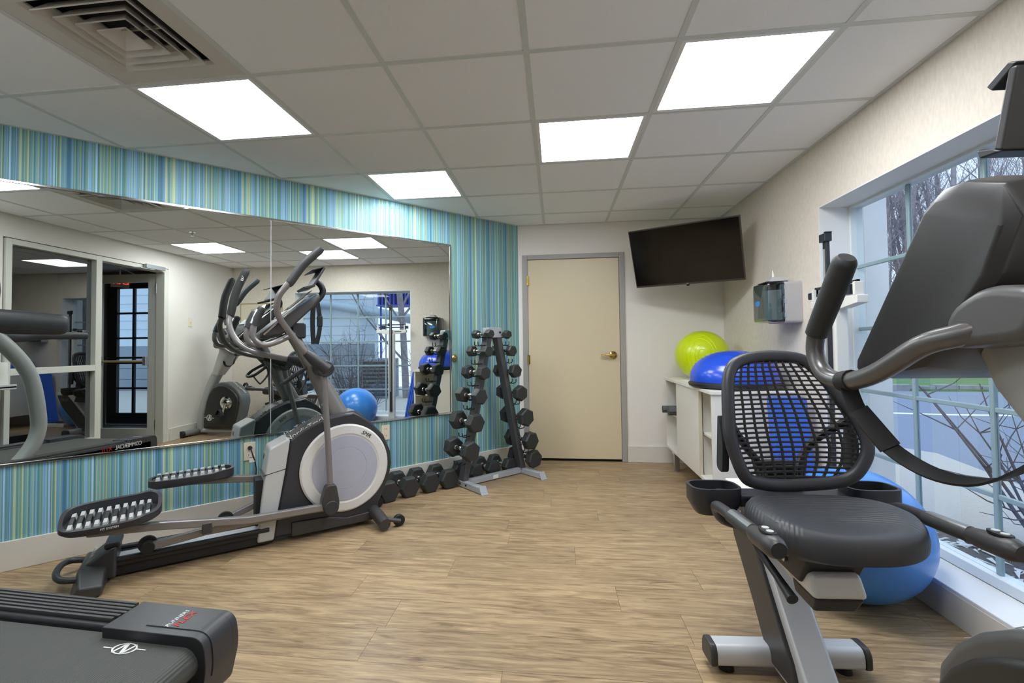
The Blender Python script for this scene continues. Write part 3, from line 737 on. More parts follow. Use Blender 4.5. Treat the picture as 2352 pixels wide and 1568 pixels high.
        MB().tube([p0, p0+(p1-p0)*.06, m_, p0+(p1-p0)*.93, p1], [.021, .0235, .024, .0235, .012], 16, smooth=5).build('hand_grip', 'foam', arm)
        if s > 0: text('grip_marks', 'EKG', .02, 'white_print', arm, (-.352, .222, 1.59), (.25, 0, .9), (-.9, 0, .25))
        lo = [(.052, s*.15, 1.0), (.062, s*.15, .80), (.075, s*.15, .58), (.088, s*.15, .30)] if s < 0 else [(.052, s*.15, 1.0), (.10, s*.15, .80), (.16, s*.15, .58), (.235, s*.15, .37)]
        rod = MB().tube(lo, .0185, 14, smooth=3).build('lower_link', G_, t)
        e = Vector(lo[-1]); j = e+Vector((.0, 0, -.115)) if s < 0 else e+Vector((.03, 0, -.10))
        MB().prism(rpoly([(e.x-.03, e.z+.02), (e.x+.03, e.z+.02), (j.x+.05, j.z+.02), (j.x+.04, j.z-.03), (j.x-.04, j.z-.03), (j.x-.055, j.z+.04)], .02, 3), min(s*.125, s*.185), max(s*.125, s*.185)).build('link_knuckle', 'charcoal', rod, bevel=.008)
        MB().cyl((j.x, s*.115, j.z), (j.x, s*.196, j.z), .043, n=28).build('knuckle_cap', 'black_plastic', rod, bevel=.008)
        # pedal beam, roller beam and pedal
        if s < 0: beam = [(j.x-.01, j.z+.002), (-.355, .195), (-.765, .25), (-1.04, .275)]; pz = (-1.14, -.745); px0 = .318
        else: beam = [(j.x-.01, j.z+.0), (-.10, .315), (-.40, .36), (-.74, .395)]; pz = (-.825, -.405); px0 = .405
        bm_ = MB()
        rings = [[(x, s*.15+dy, z+dz) for dy, dz in ((-.018, -.021), (.018, -.021), (.018, .021), (-.018, .021))] for x, z in beam]
        bm_.loft(rings); pb = bm_.build('pedal_beam', G_, t, bevel=.008, seg=3)
        rx = -.805 if s < 0 else -.45; cz = .205 if s < 0 else .24
        r0 = [(rx, .139), (-.548 if s < 0 else -.30, .165 if s < 0 else .195), (-.10, .175 if s < 0 else .27), (.08, .17 if s < 0 else .33)]
        MB().loft([[(x, s*.112+dy, z+dz) for dy, dz in ((-.016, -.02), (.016, -.02), (.016, .02), (-.016, .02))] for x, z in r0]).build('roller_beam', G_, t, bevel=.007, seg=3)
        MB().cyl((rx, s*.075, .139), (rx, s*.135, .139), .031, n=28).build('track_roller', 'rubber', t, bevel=.004)
        MB().cyl((rx-.002, s*.085, .149), (rx-.002, s*.100, .149), .042, n=28).build('roller_guard', 'dark_plastic', t, bevel=.003)
        if s < 0: MB().box(-.572, -.524, -.172, -.135, .165, .225).build('beam_bracket', 'charcoal', t, bevel=.008)
        xa, xb = pz; L = xb-xa; xc = (xa+xb)/2; yc = s*.152; zb = px0; tilt = .05 if s < 0 else .02
        zz = lambda x, y=None: zb+tilt*(x-xc)+(0 if y is None or s > 0 else (yc-y)*s*.28)
        out = oval(xc, yc, L/2, .092, 44, 3.2); inn = oval(xc, yc, L/2-.016, .078, 44, 3.2)
        hgt = lambda x, y: (.020 if s > 0 else .026+.034*max(0, min(1, .5-(y-yc)*s/.12)))+.010*max(0, min(1, (x-xb+.11)/.05))
        ped = MB().loft([[(xc+(x-xc)*.93, yc+(y-yc)*.93, zz(x, y)-(.024 if s > 0 else .004)) for x, y in out], [(x, y, zz(x, y)+(-.014 if s > 0 else .006)) for x, y in out], [(x, y, zz(x, y)+hgt(x, y)) for x, y in out], [(x, y, zz(x, y)+hgt(x, y)) for x, y in inn], [(x, y, zz(x, y)+.012) for x, y in inn], [(xc+(x-xc)*.3, yc+(y-yc)*.3, zz(xc+(x-xc)*.3, yc+(y-yc)*.3)+.012) for x, y in inn]]).build('pedal', 'black_plastic', t)
        for k in range(10):
            x0 = xa+.035+k*(L-.07)/10; x1 = x0+(L-.07)/10*.72
            for y0, y1, mm in ((-.07, -.03, 'light_plastic'), (-.03, .032, 'dark_plastic'), (.032, .07, 'light_plastic')):
                Q = lambda x, y, h: (x, yc+y, zz(x, yc+y)+h)
                MB().loft([[Q(x0, y0, .011), Q(x1, y0, .011), Q(x1, y1, .011), Q(x0, y1, .011)], [Q(x0+.004, y0+.002, .032), Q(x1-.004, y0+.002, .032), Q(x1-.004, y1-.002, .032), Q(x0+.004, y1-.002, .032)]]).build('tread_block', mm, ped, smooth=False)
        MB().box(xa+.05, xa+.14, yc-.035, yc+.035, zz(xa)-.028, zz(xa)+.004).build('pedal_bracket', 'light_plastic', t, bevel=.004)
        if s < 0: text('pedal_lettering', 'FIT SYSTEM', .014, 'white_print', ped, (xc, yc-.0925, zb-.016), (1, 0, tilt), (0, 0, 1))
    # console with fixed handlebar, tablet holder, strap and bottle cage
    con = [(-.164, 1.354), (-.055, 1.452), (.012, 1.482), (.032, 1.472), (.036, 1.448), (-.005, 1.392), (-.141, 1.255), (-.197, 1.213), (-.285, 1.199), (-.303, 1.205), (-.303, 1.228), (-.215, 1.307)]
    cx = sum(p[0] for p in con)/12; czz = sum(p[1] for p in con)/12
    S = lambda k, y: [(cx+(x-cx)*k, y, czz+(z-czz)*k) for x, z in con]
    cn = MB().loft([S(.86, -.165), S(.97, -.15), S(1, -.11), S(1, .11), S(.97, .15), S(.86, .165)]).build('console', 'charcoal', t, bevel=.004)
    dv = Vector((.109, 0, .098)).normalized(); nn = Vector((-dv.z, 0, dv.x))
    def plate(name, t0, t1, hw, th, m, par, o0=Vector((-.164, 0, 1.355))):
        a, b = o0+dv*t0, o0+dv*t1; o_ = MB()
        o_.loft([[a+Vector((0, -hw, 0)), a+Vector((0, hw, 0)), b+Vector((0, hw, 0)), b+Vector((0, -hw, 0))], [a+Vector((0, -hw, 0))+nn*th, a+Vector((0, hw, 0))+nn*th, b+Vector((0, hw, 0))+nn*th, b+Vector((0, -hw, 0))+nn*th]]); return o_.build(name, m, par, smooth=False)
    plate('console_screen', .04, .21, .11, .003, 'screen_grey', cn); plate('button_strip', -.035, .025, .12, .004, 'light_plastic', cn)
    for s in (-1, 1): MB().tube([(-.28, s*.166, 1.225), (-.16, s*.168, 1.34), (.0, s*.163, 1.47)], .006, 8).build('console_trim', 'chrome', cn)
    MB().box(-.115, -.03, -.05, .05, 1.205, 1.30).build('console_neck', 'black_plastic', t, bevel=.012)
    for s in (-1, 1):
        hb = MB().tube([(-.10, s*.03, 1.232), (-.14, s*.12, 1.218), (-.19, s*.185, 1.195), (-.256, s*.205, 1.170), (-.30, s*.205, 1.172), (-.333, s*.205, 1.205), (-.337, s*.205, 1.254), (-.326, s*.205, 1.295)], .0165, 14, smooth=5).build('fixed_handlebar', G_, t)
        MB().tube([(-.330, s*.205, 1.275), (-.318, s*.205, 1.315), (-.296, s*.205, 1.365), (-.290, s*.205, 1.378)], [.021, .022, .022, .016], 14, smooth=4).build('pulse_grip', 'foam', hb)
        MB().tube([(-.342, s*.207, 1.285), (-.312, s*.207, 1.362)], .012, 10).build('pulse_plate', 'steel', hb)
    th_ = MB(); th_.prism([(-.004, 1.535), (.061, 1.65), (.071, 1.64), (.006, 1.525)], -.12, .12); hold = th_.build('tablet_holder', 'charcoal', t, bevel=.004)
    MB().prism([(-.06, 1.516), (.006, 1.535), (.011, 1.523), (-.05, 1.503)], -.12, .12).build('holder_ledge', 'black_plastic', hold, bevel=.003)
    MB().prism([(-.014, 1.623), (.061, 1.65), (.066, 1.643), (-.012, 1.617)], -.12, .12).build('holder_lip', 'black_plastic', hold, bevel=.003)
    MB().tube([(.035, 0, 1.575), (.068, 0, 1.54), (.078, 0, 1.50), (.05, 0, 1.455), (.015, 0, 1.43)], .02, 12, smooth=4).build('holder_arm', 'dark_plastic', hold)
    MB().ribbon([(.03, -.03, 1.46), (.012, -.045, 1.40), (.006, -.05, 1.30), (.012, -.05, 1.17)], .028, .004, (1, 0, .0), 4).ribbon([(.036, -.02, 1.46), (.046, -.04, 1.38), (.052, -.045, 1.31), (.045, -.05, 1.24), (.03, -.05, 1.17)], .026, .004, (1, 0, 0), 4).build('chest_strap', 'rubber', t)
    MB().box(.033, .066, -.056, -.042, 1.28, 1.345).build('strap_buckle', 'dark_plastic', t, bevel=.004)
    MB().tube([(-.03, -.03, 1.02), (-.11, -.045, .975), (-.155, -.03, .938), (-.158, .02, .93), (-.12, .045, .945), (-.04, .04, 1.0)], .011, 10, smooth=5).build('bottle_ring', 'black_plastic', t)
    MB().ribbon([(-.12, -.04, .945), (-.075, -.035, .88), (-.062, 0, .876), (-.02, .02, .94), (-.03, .03, .99)], .025, .006, (0, 1, 0), 4).build('bottle_cage', 'black_plastic', t)
make_elliptical()

# ---------------------------------------------------------------- recumbent bike (local x forward, y left)
def make_bike():
    t = thing('recumbent_bike', 'silver and black recumbent exercise bike with a slatted mesh seat back by the window', 'exercise bike', (.78, 1.80, 0), math.atan2(-.998, .058))
    # rear stabiliser and leg
    st = MB().prism(rpoly([(-.045, .032), (.045, .032), (.045, .075), (.03, .098), (-.03, .098), (-.045, .075)], .012, 3), -.245, .245).build('rear_stabiliser', 'silver_paint', t, bevel=.003)
    for s in (-1, 1):
        MB().prism(rpoly([(-.048, .03), (.048, .03), (.048, .077), (.032, .101), (-.032, .101), (-.048, .077)], .012, 3), min(s*.244, s*.268), max(s*.244, s*.268)).build('end_cap', 'charcoal', st, bevel=.006)
        MB().cyl((0, s*.2, 0), (0, s*.2, .034), .026, .02, 16).build('rubber_foot', 'rubber', st)
    leg = [(-.33, .555), (-.15, .555), (-.02, .40), (.216, .114), (.29, .06), (.29, .02), (.0, .02), (-.108, .19), (-.26, .375)]
    lg = MB().prism(leg, -.052, .052).build('rear_leg', 'silver_paint', t, bevel=.012, seg=3)
    side = [(-.315, .54), (-.175, .54), (-.045, .385), (.165, .125), (.2, .05), (.02, .05), (-.085, .19), (-.24, .375)]
    for s in (-1, 1):
        pn = MB().prism(side, min(s*.05, s*.066), max(s*.05, s*.066)).build('leg_panel', 'charcoal', lg, bevel=.006)
        text('leg_lettering', 'VR25', .05, 'grey_print', pn, (-.21, s*.0665, .46), (s*-1, 0, 0), (0, 0, 1))
    MB().tube([(.22, 0, .06), (.8, 0, .055), (1.42, 0, .055)], .036, 14, flat=1.2).build('base_tube', 'silver_paint', t)
    fs = MB().tube([(1.44, -.27, .05), (1.42, 0, .055), (1.44, .27, .05)], .036, 14, smooth=4).build('front_stabiliser', 'grey_paint', t)
    for s in (-1, 1):
        MB().cyl((1.441, s*.262, .049), (1.446, s*.305, .047), .04, n=20).build('end_cap', 'rubber', fs, bevel=.006)
        MB().cyl((1.43, s*.2, 0), (1.43, s*.2, .03), .024, n=16).build('rubber_foot', 'rubber', fs)
    # seat rail, carriage, lever
    rl = MB().prism([(-.34, .575), (.27, .475), (.27, .40), (.20, .385), (-.34, .50)], -.055, .055).build('seat_rail', 'alu_frame', t, bevel=.006)
    MB().loft([[(.20, -.07, .485), (.20, .07, .485), (.20, .075, .415), (.20, -.075, .415)], [(.305, -.068, .475), (.305, .068, .475), (.325, .078, .41), (.325, -.078, .41)]]).build('rail_end_cap', 'bright_silver', rl, bevel=.014, seg=3)
    MB().loft([[(.19, -.068, .415), (.19, .068, .415), (.19, .06, .37), (.19, -.06, .37)], [(.32, -.07, .41), (.32, .07, .41), (.29, .06, .36), (.29, -.06, .36)]]).build('rail_end_base', 'dark_plastic', rl, bevel=.008)
    cg = MB().prism([(-.06, .45), (.26, .43), (.34, .56), (-.02, .575)], -.085, .085).build('seat_carriage', 'dark_plastic', t, bevel=.008)
    for x, z in ((.06, .50), (.13, .48), (.19, .47)):
        MB().cyl((x, -.086, z), (x, -.092, z), .009, n=12).build('bolt', 'steel', cg)
    MB().tube([(.07, -.15, .55), (.16, -.155, .49), (.28, -.155, .455), (.36, -.155, .43)], [.012, .011, .011, .016], 12, smooth=4).build('seat_lever', 'dark_plastic', t)
    # seat pad: wide, rounded, dished
    rings = []
    for k, z, dx in ((.72, .548, 0), (.93, .556, 0), (1.0, .575, 0), (1.005, .595, 0), (.985, .618, 0), (.93, .634, 0), (.84, .640, 0), (.70, .634, 0), (.5, .626, 0), (.25, .622, 0), (.02, .621, 0)):
        pts = []
        for a in range(56):
            q = 2*PI*a/56; c, s_ = math.cos(q), math.sin(q); ex = math.copysign(abs(c)**.8, c); ey = math.copysign(abs(s_)**.8, s_)
            x = .258+.180*k*ex; y = (.226+.012*ex)*k*ey
            zz = z+.004-(.022*max(0, ex)**2*k if z > .56 else .008*max(0, ex))+(.014*abs(ey)**3*k if z > .57 else 0)
            pts.append((x, y+.008, zz))
        rings.append(pts)
    MB().loft(rings).build('seat_pad', 'seat_ribs', t)
    # backrest: outline loop plus slatted shell
    ol = [(.213, .86), (.195, 1.005), (.168, 1.07), (.12, 1.098), (.037, 1.111), (-.06, 1.108), (-.12, 1.09), (-.165, 1.035), (-.20, .975), (-.236, .902), (-.255, .838), (-.258, .79), (-.243, .745), (-.205, .695), (-.148, .668), (-.02, .654), (.076, .656), (.152, .673), (.18, .700), (.20, .755), (.212, .81)]
    XB = lambda w_, z: .13-.25*(z-.63)-.045*max(0, 1-((w_+.025)/.24)**2)
    pts = [Vector((XB(a, z), .025-(a+.025)*.94, .885+(z-.885)*.945)) for a, z in ol]
    bk = MB().tube(pts, .0165, 14, smooth=5, closed=True, flat=1.3, up=(1, 0, .2)).build('backrest_frame', 'black_plastic', t)
    def span(z):
        xs = []
        for i in range(len(ol)):
            (a0, z0), (a1, z1) = ol[i-1], ol[i]
            if (z0-z)*(z1-z) <= 0 and z0 != z1: xs.append(a0+(a1-a0)*(z-z0)/(z1-z0))
        return (min(xs), max(xs)) if len(xs) > 1 else None
    me = MB(); nrow = 26; zr = [.676+(1.092-.676)*i/nrow for i in range(nrow+1)]
    for z in zr:
        sp_ = span(z)
        if not sp_: continue
        a0, a1 = sp_[0]+.016, sp_[1]-.016
        rr = []
        for k in range(11):
            a = a0+(a1-a0)*k/10; x = XB(a, z)
            rr.append([(x-.006, -a, z-.0028), (x+.006, -a, z-.0028), (x+.006, -a, z+.0028), (x-.006, -a, z+.0028)])
        me.loft(rr)
    for c in range(1, 12):
        f = c/12; rr = []
        for z in zr:
            sp_ = span(z)
            if not sp_: continue
            a = sp_[0]+(sp_[1]-sp_[0])*f; x = XB(a, z); rr.append([(x-.005, -a-.0026, z), (x+.005, -a-.0026, z), (x+.005, -a+.0026, z), (x-.005, -a+.0026, z)])
        me.loft(rr)
    me.build('mesh_shell', 'dark_plastic', bk, smooth=False)
    for s in (-1, 1):
        MB().tube([(.0, s*.06+.02, .56), (-.03, s*.06+.02, .68), (-.05, s*.12+.02, .78), (.03, s*.205+.02, .88)], .014, 10, smooth=4).build('back_support', 'dark_plastic', bk)
        MB().prism(rpoly([(-.02, .70), (.03, .69), (.04, .80), (.0, .90)], .02, 3), s*.218-.012+.02, s*.218+.012+.02).build('side_clip', 'black_plastic', bk, bevel=.006)
    MB().prism([(-.10, .52), (.02, .54), (-.01, .72), (-.07, .72)], -.05, .07).build('back_bracket', 'dark_plastic', bk, bevel=.01)
    # tray with two cup wells behind the seat
    MB().box(-.03, .07, -.22, .26, .585, .625).build('tray', 'black_plastic', t, bevel=.012, seg=3)
    for s in (-1, 1):
        cy = .262*s+.02; o_ = oval(.03, cy, .062, .085, 36, 3.4); i_ = oval(.03, cy, .053, .076, 36, 3.4)
        MB().loft([[(.03+(x-.03)*.75, cy+(y-cy)*.75, .56) for x, y in o_], [(x, y, .60) for x, y in o_], [(x, y, .652) for x, y in o_], [(x, y, .652) for x, y in i_], [(x, y, .61) for x, y in i_], [(.03+(x-.03)*.6, cy+(y-cy)*.6, .605) for x, y in i_]]).build('cup_well', 'black_plastic', t)
        # side handle with pulse grip and thumb buttons
        h = MB().tube([(.10, s*.15, .53), (.11, s*.24, .56), (.14, s*.275, .61), (.19, s*.28, .625), (.30, s*.28, .630)], .017, 12, smooth=4).build('side_handle', 'black_plastic', t)
        MB().tube([(.27, s*.28, .628), (.42, s*.28, .634)], .0205, 14).build('pulse_grip', 'foam', h)
        MB().tube([(.28, s*.28, .636), (.41, s*.28, .641)], .0165, 12).build('pulse_plate', 'steel', h)
        MB().tube([(.41, s*.28, .634), (.45, s*.28, .637), (.52, s*.28, .642), (.545, s*.28, .642)], [.02, .026, .029, .02], 14, smooth=3).build('grip_end', 'charcoal', h)
        MB().prism(oval(.49, s*.28, .03, .016, 20, 2.5), .666, .672, 'z').build('button_pad', 'black_print', h)
        for dx in (-.012, .012): MB().prism(oval(.49+dx, s*.28, .009, .009, 14), .672, .6745, 'z').build('button', 'light_plastic', h)
    # crank housing
    hp = [(.745, .44), (.755, .52), (.79, .578), (.838, .628), (.889, .663), (.955, .695), (1.06, .70), (1.155, .665), (1.225, .56), (1.265, .45), (1.295, .295), (1.31, .09), (.83, .09), (.775, .30)]
    hx, hz = 1.03, .39
    hs = MB().prism(hp, -.095, .095).build('crank_housing', 'housing_grey', t, bevel=.02, seg=3)
    inn = [(hx+(x-hx)*.90, hz+(z-hz)*.90-.01) for x, z in hp]
    for s in (-1, 1):
        sh = MB().prism(inn, min(s*.09, s*.122), max(s*.09, s*.122)).build('side_shell', 'housing_dark', hs, bevel=.014, seg=3)
        emblem('emblem', .10, 'white_print', sh, (1.19, s*.1225, .24), (-s, 0, 0), (0, 0, 1))
        MB().lathe([(0, 0), (.085, 0), (.085, .006), (.06, .012), (.05, .006), (.03, .006), (.028, .02), (0, .02)], (.945, s*.122, .435), (0, s, 0), 36).build('crank_disc', 'chrome', sh)
        cr = MB().tube([(.945, s*.145, .435), (.945-s*.03, s*.155, .435+s*.155)], [.016, .012], 12).build('crank_arm', 'chrome', t)
        MB().box(.945-s*.03-.05, .945-s*.03+.05, min(s*.165, s*.255), max(s*.165, s*.255), .435+s*.155-.014, .435+s*.155+.014).build('pedal', 'rubber', cr, bevel=.006)
        MB().ribbon([(.945-s*.03-.045, s*.21, .435+s*.155), (.945-s*.03, s*.21, .435+s*.155+.08), (.945-s*.03+.045, s*.21, .435+s*.155)], .05, .004, (0, 1, 0), 5).build('pedal_strap', 'rubber', cr)
    text('housing_lettering', 'NordicTrack', .045, 'white_print', hs, (.835, 0, .632), (.62, 0, .48), (0, -1, 0))
    # mast, console, handlebars
    path = [(1.405, .07), (1.385, .28), (1.30, .55), (1.19, .78), (1.06, .97), (.965, 1.09)]
    pv, _ = spline([Vector((x, 0, z)) for x, z in path], [1]*6, 4); rings = []
    for i, p in enumerate(pv):
        d = (pv[min(i+1, len(pv)-1)]-pv[max(i-1, 0)]).normalized(); n = Vector((d.z, 0, -d.x)); f = i/(len(pv)-1)
        rings.append([p+n*a+Vector((0, b, 0)) for a, b in oval(0, 0, .05+.012*f, .052+.02*f, 24, 3)])
    MB().loft(rings).build('mast', 'upright_grey', t)
    con = [(.69, 1.09), (.90, 1.395), (.925, 1.41), (.965, 1.41), (1.03, 1.385), (1.055, 1.33), (1.02, 1.25), (.95, 1.165), (.87, 1.10), (.735, 1.074), (.70, 1.078)]
    cx = .88; cz = 1.23
    S = lambda k, y: [(cx+(x-cx)*k, y, cz+(z-cz)*k) for x, z in con]
    cn = MB().loft([S(.84, -.20), S(.97, -.185), S(1, -.14), S(1, .14), S(.97, .185), S(.84, .20)]).build('console', 'charcoal', t, bevel=.004)
    MB().loft([[(.712, -.165, 1.13), (.712, .165, 1.13), (.885, .165, 1.382), (.885, -.165, 1.382)], [(.708, -.165, 1.133), (.708, .165, 1.133), (.881, .165, 1.385), (.881, -.165, 1.385)]]).build('console_screen', 'screen_grey', cn, smooth=False)
    MB().tube([(.70, .17, 1.10), (.69, 0, 1.095), (.70, -.17, 1.10)], .014, 10, smooth=4).build('console_edge', 'dark_plastic', cn)
    for x, y, z in ((.975, -.196, 1.27), (.90, -.196, 1.14)): MB().cyl((x, y-.001, z), (x, y+.02, z), .006, n=14).build('screw_hole', 'rubber', cn)
    NK = lambda x0, x1, z, hw, dz=0: [(x, y, z+dz*(x-x0)/(x1-x0)) for x, y in oval((x0+x1)/2, 0, (x1-x0)/2, hw, 36, 4)]
    MB().loft([NK(.895, 1.06, 1.165, .118, .03), NK(.868, 1.07, 1.14, .13, .03), NK(.90, 1.085, 1.07, .128, .02), NK(.965, 1.12, .985, .12, .02), NK(1.035, 1.165, .89, .10, .02), NK(1.105, 1.215, .79, .075, .02)]).build('console_neck', 'light_plastic', t)
    MB().loft([[(x, y, z) for x, z in rpoly([(.925, 1.135), (1.07, 1.15), (1.085, 1.22), (1.0, 1.235), (.935, 1.20)], .03, 4)] for y in (-.205, .205)]).build('console_boss', 'housing_grey', t, bevel=.02, seg=3)
    for s in (-1, 1):
        hb = MB().tube([(.985, s*.185, 1.17), (.955, s*.198, 1.159), (.90, s*.212, 1.142), (.804, s*.22, 1.09), (.714, s*.22, 1.067), (.645, s*.22, 1.078), (.612, s*.22, 1.12), (.617, s*.22, 1.168), (.64, s*.22, 1.20)], .0185, 14, smooth=5).build('handlebar', 'dark_tube', t)
        MB().tube([(.617, s*.22, 1.168), (.63, s*.22, 1.187), (.70, s*.22, 1.285), (.722, s*.22, 1.316), (.73, s*.22, 1.326)], [.0225, .0235, .0245, .0235, .016], 16, smooth=4).build('hand_grip', 'foam', hb)
    MB().tube([(.735, -.22, 1.071), (.705, -.22, 1.066)], .022, 14).build('strap_clasp', 'rubber', t)
    MB().ribbon([(.725, -.222, 1.055), (.75, -.215, 1.0), (.79, -.19, .945), (.86, -.17, .915), (.93, -.15, .92), (.98, -.12, .96), (1.0, -.09, 1.0)], .03, .004, (.2, 1, .4), 5).build('chest_strap', 'rubber', t)
    MB().ribbon([(.745, -.218, 1.012), (.79, -.19, .945)], .036, .009, (.2, 1, .4), 3).build('strap_buckle', 'dark_plastic', t)
    th_ = MB().prism([(.952, 1.455), (.968, 1.448), (.997, 1.57), (.982, 1.575)], -.135, .135).build('tablet_holder', 'charcoal', t, bevel=.005)
    MB().prism([(.945, 1.562), (.982, 1.582), (.997, 1.575), (.955, 1.55)], -.135, .135).build('holder_lip', 'black_plastic', th_, bevel=.003)
    MB().prism([(.925, 1.466), (.952, 1.458), (.968, 1.448), (.93, 1.45)], -.135, .135).build('holder_ledge', 'black_plastic', th_, bevel=.003)
    MB().tube([(.985, 0, 1.52), (1.02, 0, 1.47), (1.015, 0, 1.41), (.99, 0, 1.38)], .02, 12, smooth=4).build('holder_arm', 'dark_plastic', th_)
make_bike()

# ---------------------------------------------------------------- treadmill (axis along world x, rear end towards the room)
def make_treadmill():
    ox, oy = -2.0, .925
    t = thing('treadmill', 'black treadmill with ribbed side rails and silver curved uprights', 'treadmill', (ox, oy, 0))
    inc = lambda x: .04*(-1.05-x)                         # slight incline of the deck
    def fin(b, name, m, par, **k):
        for v in b.v:
            v.z += inc(v.x) if v.z > .03 else 0; v.x -= ox; v.y -= oy
        return b.build(name, m, par, **k)
    fin(MB().box(-2.9, -1.1, oy-.33, oy+.33, .19, .30), 'deck', 'dark_plastic', t, bevel=.01)
    r = .045; cxr, czr = -1.045, .275
    path = [(-2.8, .32), (-2.0, .32)]+[(cxr+r*math.sin(q), czr+r*math.cos(q)) for q in [PI*k/14 for k in range(15)]]+[(-2.8, .23)]
    inner = [(cxr+(r-.004)*math.sin(q), czr+(r-.004)*math.cos(q)) for q in [PI*k/14 for k in range(15)]]
    b = MB(); poly = path+[(-2.8, .234)]+list(reversed(inner))+[(-2.0, .316), (-2.8, .316)]
    b.prism(poly, oy-.325, oy+.325); belt = fin(b, 'running_belt', 'tread_belt', t)
    fin(MB().cyl((cxr, oy-.32, czr), (cxr, oy+.32, czr), r-.006, n=24), 'rear_roller', 'dark_plastic', t)
    e = emblem('belt_emblem', .085, 'white_print', belt, (0, 0, 0), (1, .0, 0), (0, 1, 0))
    for v in e.data.vertices:
        v.co.y *= .68; v.co += Vector((-1.195-ox, 1.195-oy, .3206)); v.co.z += inc(v.co.x+ox)
    for s in (-1, 1):
        yo, yi, ye = oy+s*.44, oy+s*.334, oy+s*.302
        a, c = sorted((yo, yi))
        rail = fin(MB().prism(rpoly([(a, .20), (c, .20), (c, .335), (a, .335)], .012, 3), -2.85, -1.27, 'x'), 'foot_rail', 'black_plastic', t)
        for k in range(6):
            y = a+.012+k*.0162
            fin(MB().prism(rpoly([(y, .333), (y+.0125, .333), (y+.0115, .3475), (y+.001, .3475)], .003, 2), -2.84, -1.30-abs(k-2.5)*.006, 'x'), 'rib', 'charcoal', rail)
        a, c = sorted((yo, ye))
        prof = rpoly([(-1.30, .20), (-1.30, .35), (-.985, .35), (-.975, .26), (-1.00, .15), (-1.07, .12), (-1.18, .17)], [.01, .004, .085, .03, .02, .02, .02], 8)
        cap = fin(MB().prism(prof, a, c), 'rear_cap', 'black_plastic', t, bevel=.006)
        # raised cover plate on the cap's curve; black border beneath imitates its groove's shade
        if s > 0:
            arcp = [(-1.185, .35)]+[q for q in prof if q[0] > -1.12 and q[1] > .2]
            for nm, of, gr, m_ in (('groove_shade', .0008, .0025, 'rubber'), ('cap_plate', .0022, 0, 'black_plastic')):
                pp = [Vector(q) for q in arcp]; off = []
                for k_, q in enumerate(pp):
                    tn = (pp[min(k_+1, len(pp)-1)]-pp[max(k_-1, 0)]).normalized(); off.append(q+Vector((-tn.y, tn.x))*of)
                pl_ = [tuple(q) for q in off]+[tuple(q) for q in reversed(pp)]
                fin(MB().prism(pl_, a+.028-gr, c-.028+gr), nm, m_, cap)
            text('cap_lettering', 'RUNNERS', .018, 'white_print', cap, (-1.118-ox, (a+c)/2-oy, .3524+inc(-1.12)), (0, 1, 0), (-1, 0, .04), sx=1.05, shear=.2)
            text('cap_lettering', 'FLEX', .028, 'red_print', cap, (-1.090-ox, (a+c)/2-oy, .3524+inc(-1.095)), (0, 1, 0), (-1, 0, .04), sx=1.25, shear=.2)
            text('side_lettering', 'COMMERCIAL', .050, 'white_print', cap, (-1.285-ox, yo+.0012-oy, .288+inc(-1.28)), (-1, 0, .04), (0, 0, 1), sx=.85)
            text('side_lettering', 'X11i', .050, 'red_print', cap, (-1.49-ox, yo+.0012-oy, .288+inc(-1.48)), (-1, 0, .04), (0, 0, 1), shear=.2)
        # side skirt
        fin(MB().prism([(-2.9, .17), (-1.05, .20), (-1.05, .30), (-2.9, .33)], yo-.012 if s > 0 else yo, yo if s > 0 else yo+.012), 'side_skirt', 'dark_plastic', t, smooth=False)
        lg = MB().loft([[(-1.15, oy+s*.26, .17), (-1.04, oy+s*.26, .17), (-1.04, oy+s*.36, .17), (-1.15, oy+s*.36, .17)], [(-1.08, oy+s*.27, .0), (-.99, oy+s*.27, .0), (-.99, oy+s*.36, .0), (-1.08, oy+s*.36, .0)]])
        for v in lg.v: v.x -= ox; v.y -= oy
        lg.build('rear_leg', 'charcoal', t, bevel=.008)
        # uprights and handrails
        yu = oy+s*.36
        u = MB().tube([(-2.16, yu, .30), (-2.05, yu, .40), (-1.975, yu, .52), (-1.965, yu, .68), (-2.04, yu, 1.0), (-2.25, yu, 1.25), (-2.42, yu, 1.38)], .052, 16, smooth=5, flat=.75, up=(1, 0, 0))
        for v in u.v: v.x -= ox; v.y -= oy
        u.build('upright', 'upright_grey', t)
        if s > 0: rp = [(-2.70, yu+.02, 1.352), (-2.2, yu+.02, 1.350), (-1.84, yu+.01, 1.347), (-1.79, yu, 1.347)]; rr = [.085, .085, .08, .06]
        else: rp = [(-2.45, yu+.03, 1.30), (-1.9, yu+.03, 1.285), (-1.55, yu+.03, 1.262), (-1.40, yu+.03, 1.278), (-.95, yu+.03, 1.285)]; rr = [.06, .05, .042, .036, .034]
        h = MB().tube(rp, rr, 20, smooth=4, flat=.5, up=(0, 0, 1))
        for v in h.v: v.x -= ox; v.y -= oy
        h.build('handrail', 'dark_plastic', t)
    b = MB().prism(rpoly([(-3.25, .05), (-2.82, .05), (-2.78, .33), (-2.9, .44), (-3.15, .42), (-3.25, .30)], .05, 4), oy-.42, oy+.42)
    for v in b.v: v.x -= ox; v.y -= oy
    b.build('motor_hood', 'black_plastic', t, bevel=.02, seg=3)
    b = MB().prism(rpoly([(-2.68, 1.30), (-2.42, 1.30), (-2.55, 1.72), (-2.66, 1.74)], .03, 4), oy-.40, oy+.40)
    for v in b.v: v.x -= ox; v.y -= oy
    cn = b.build('console', 'charcoal', t, bevel=.02, seg=3)
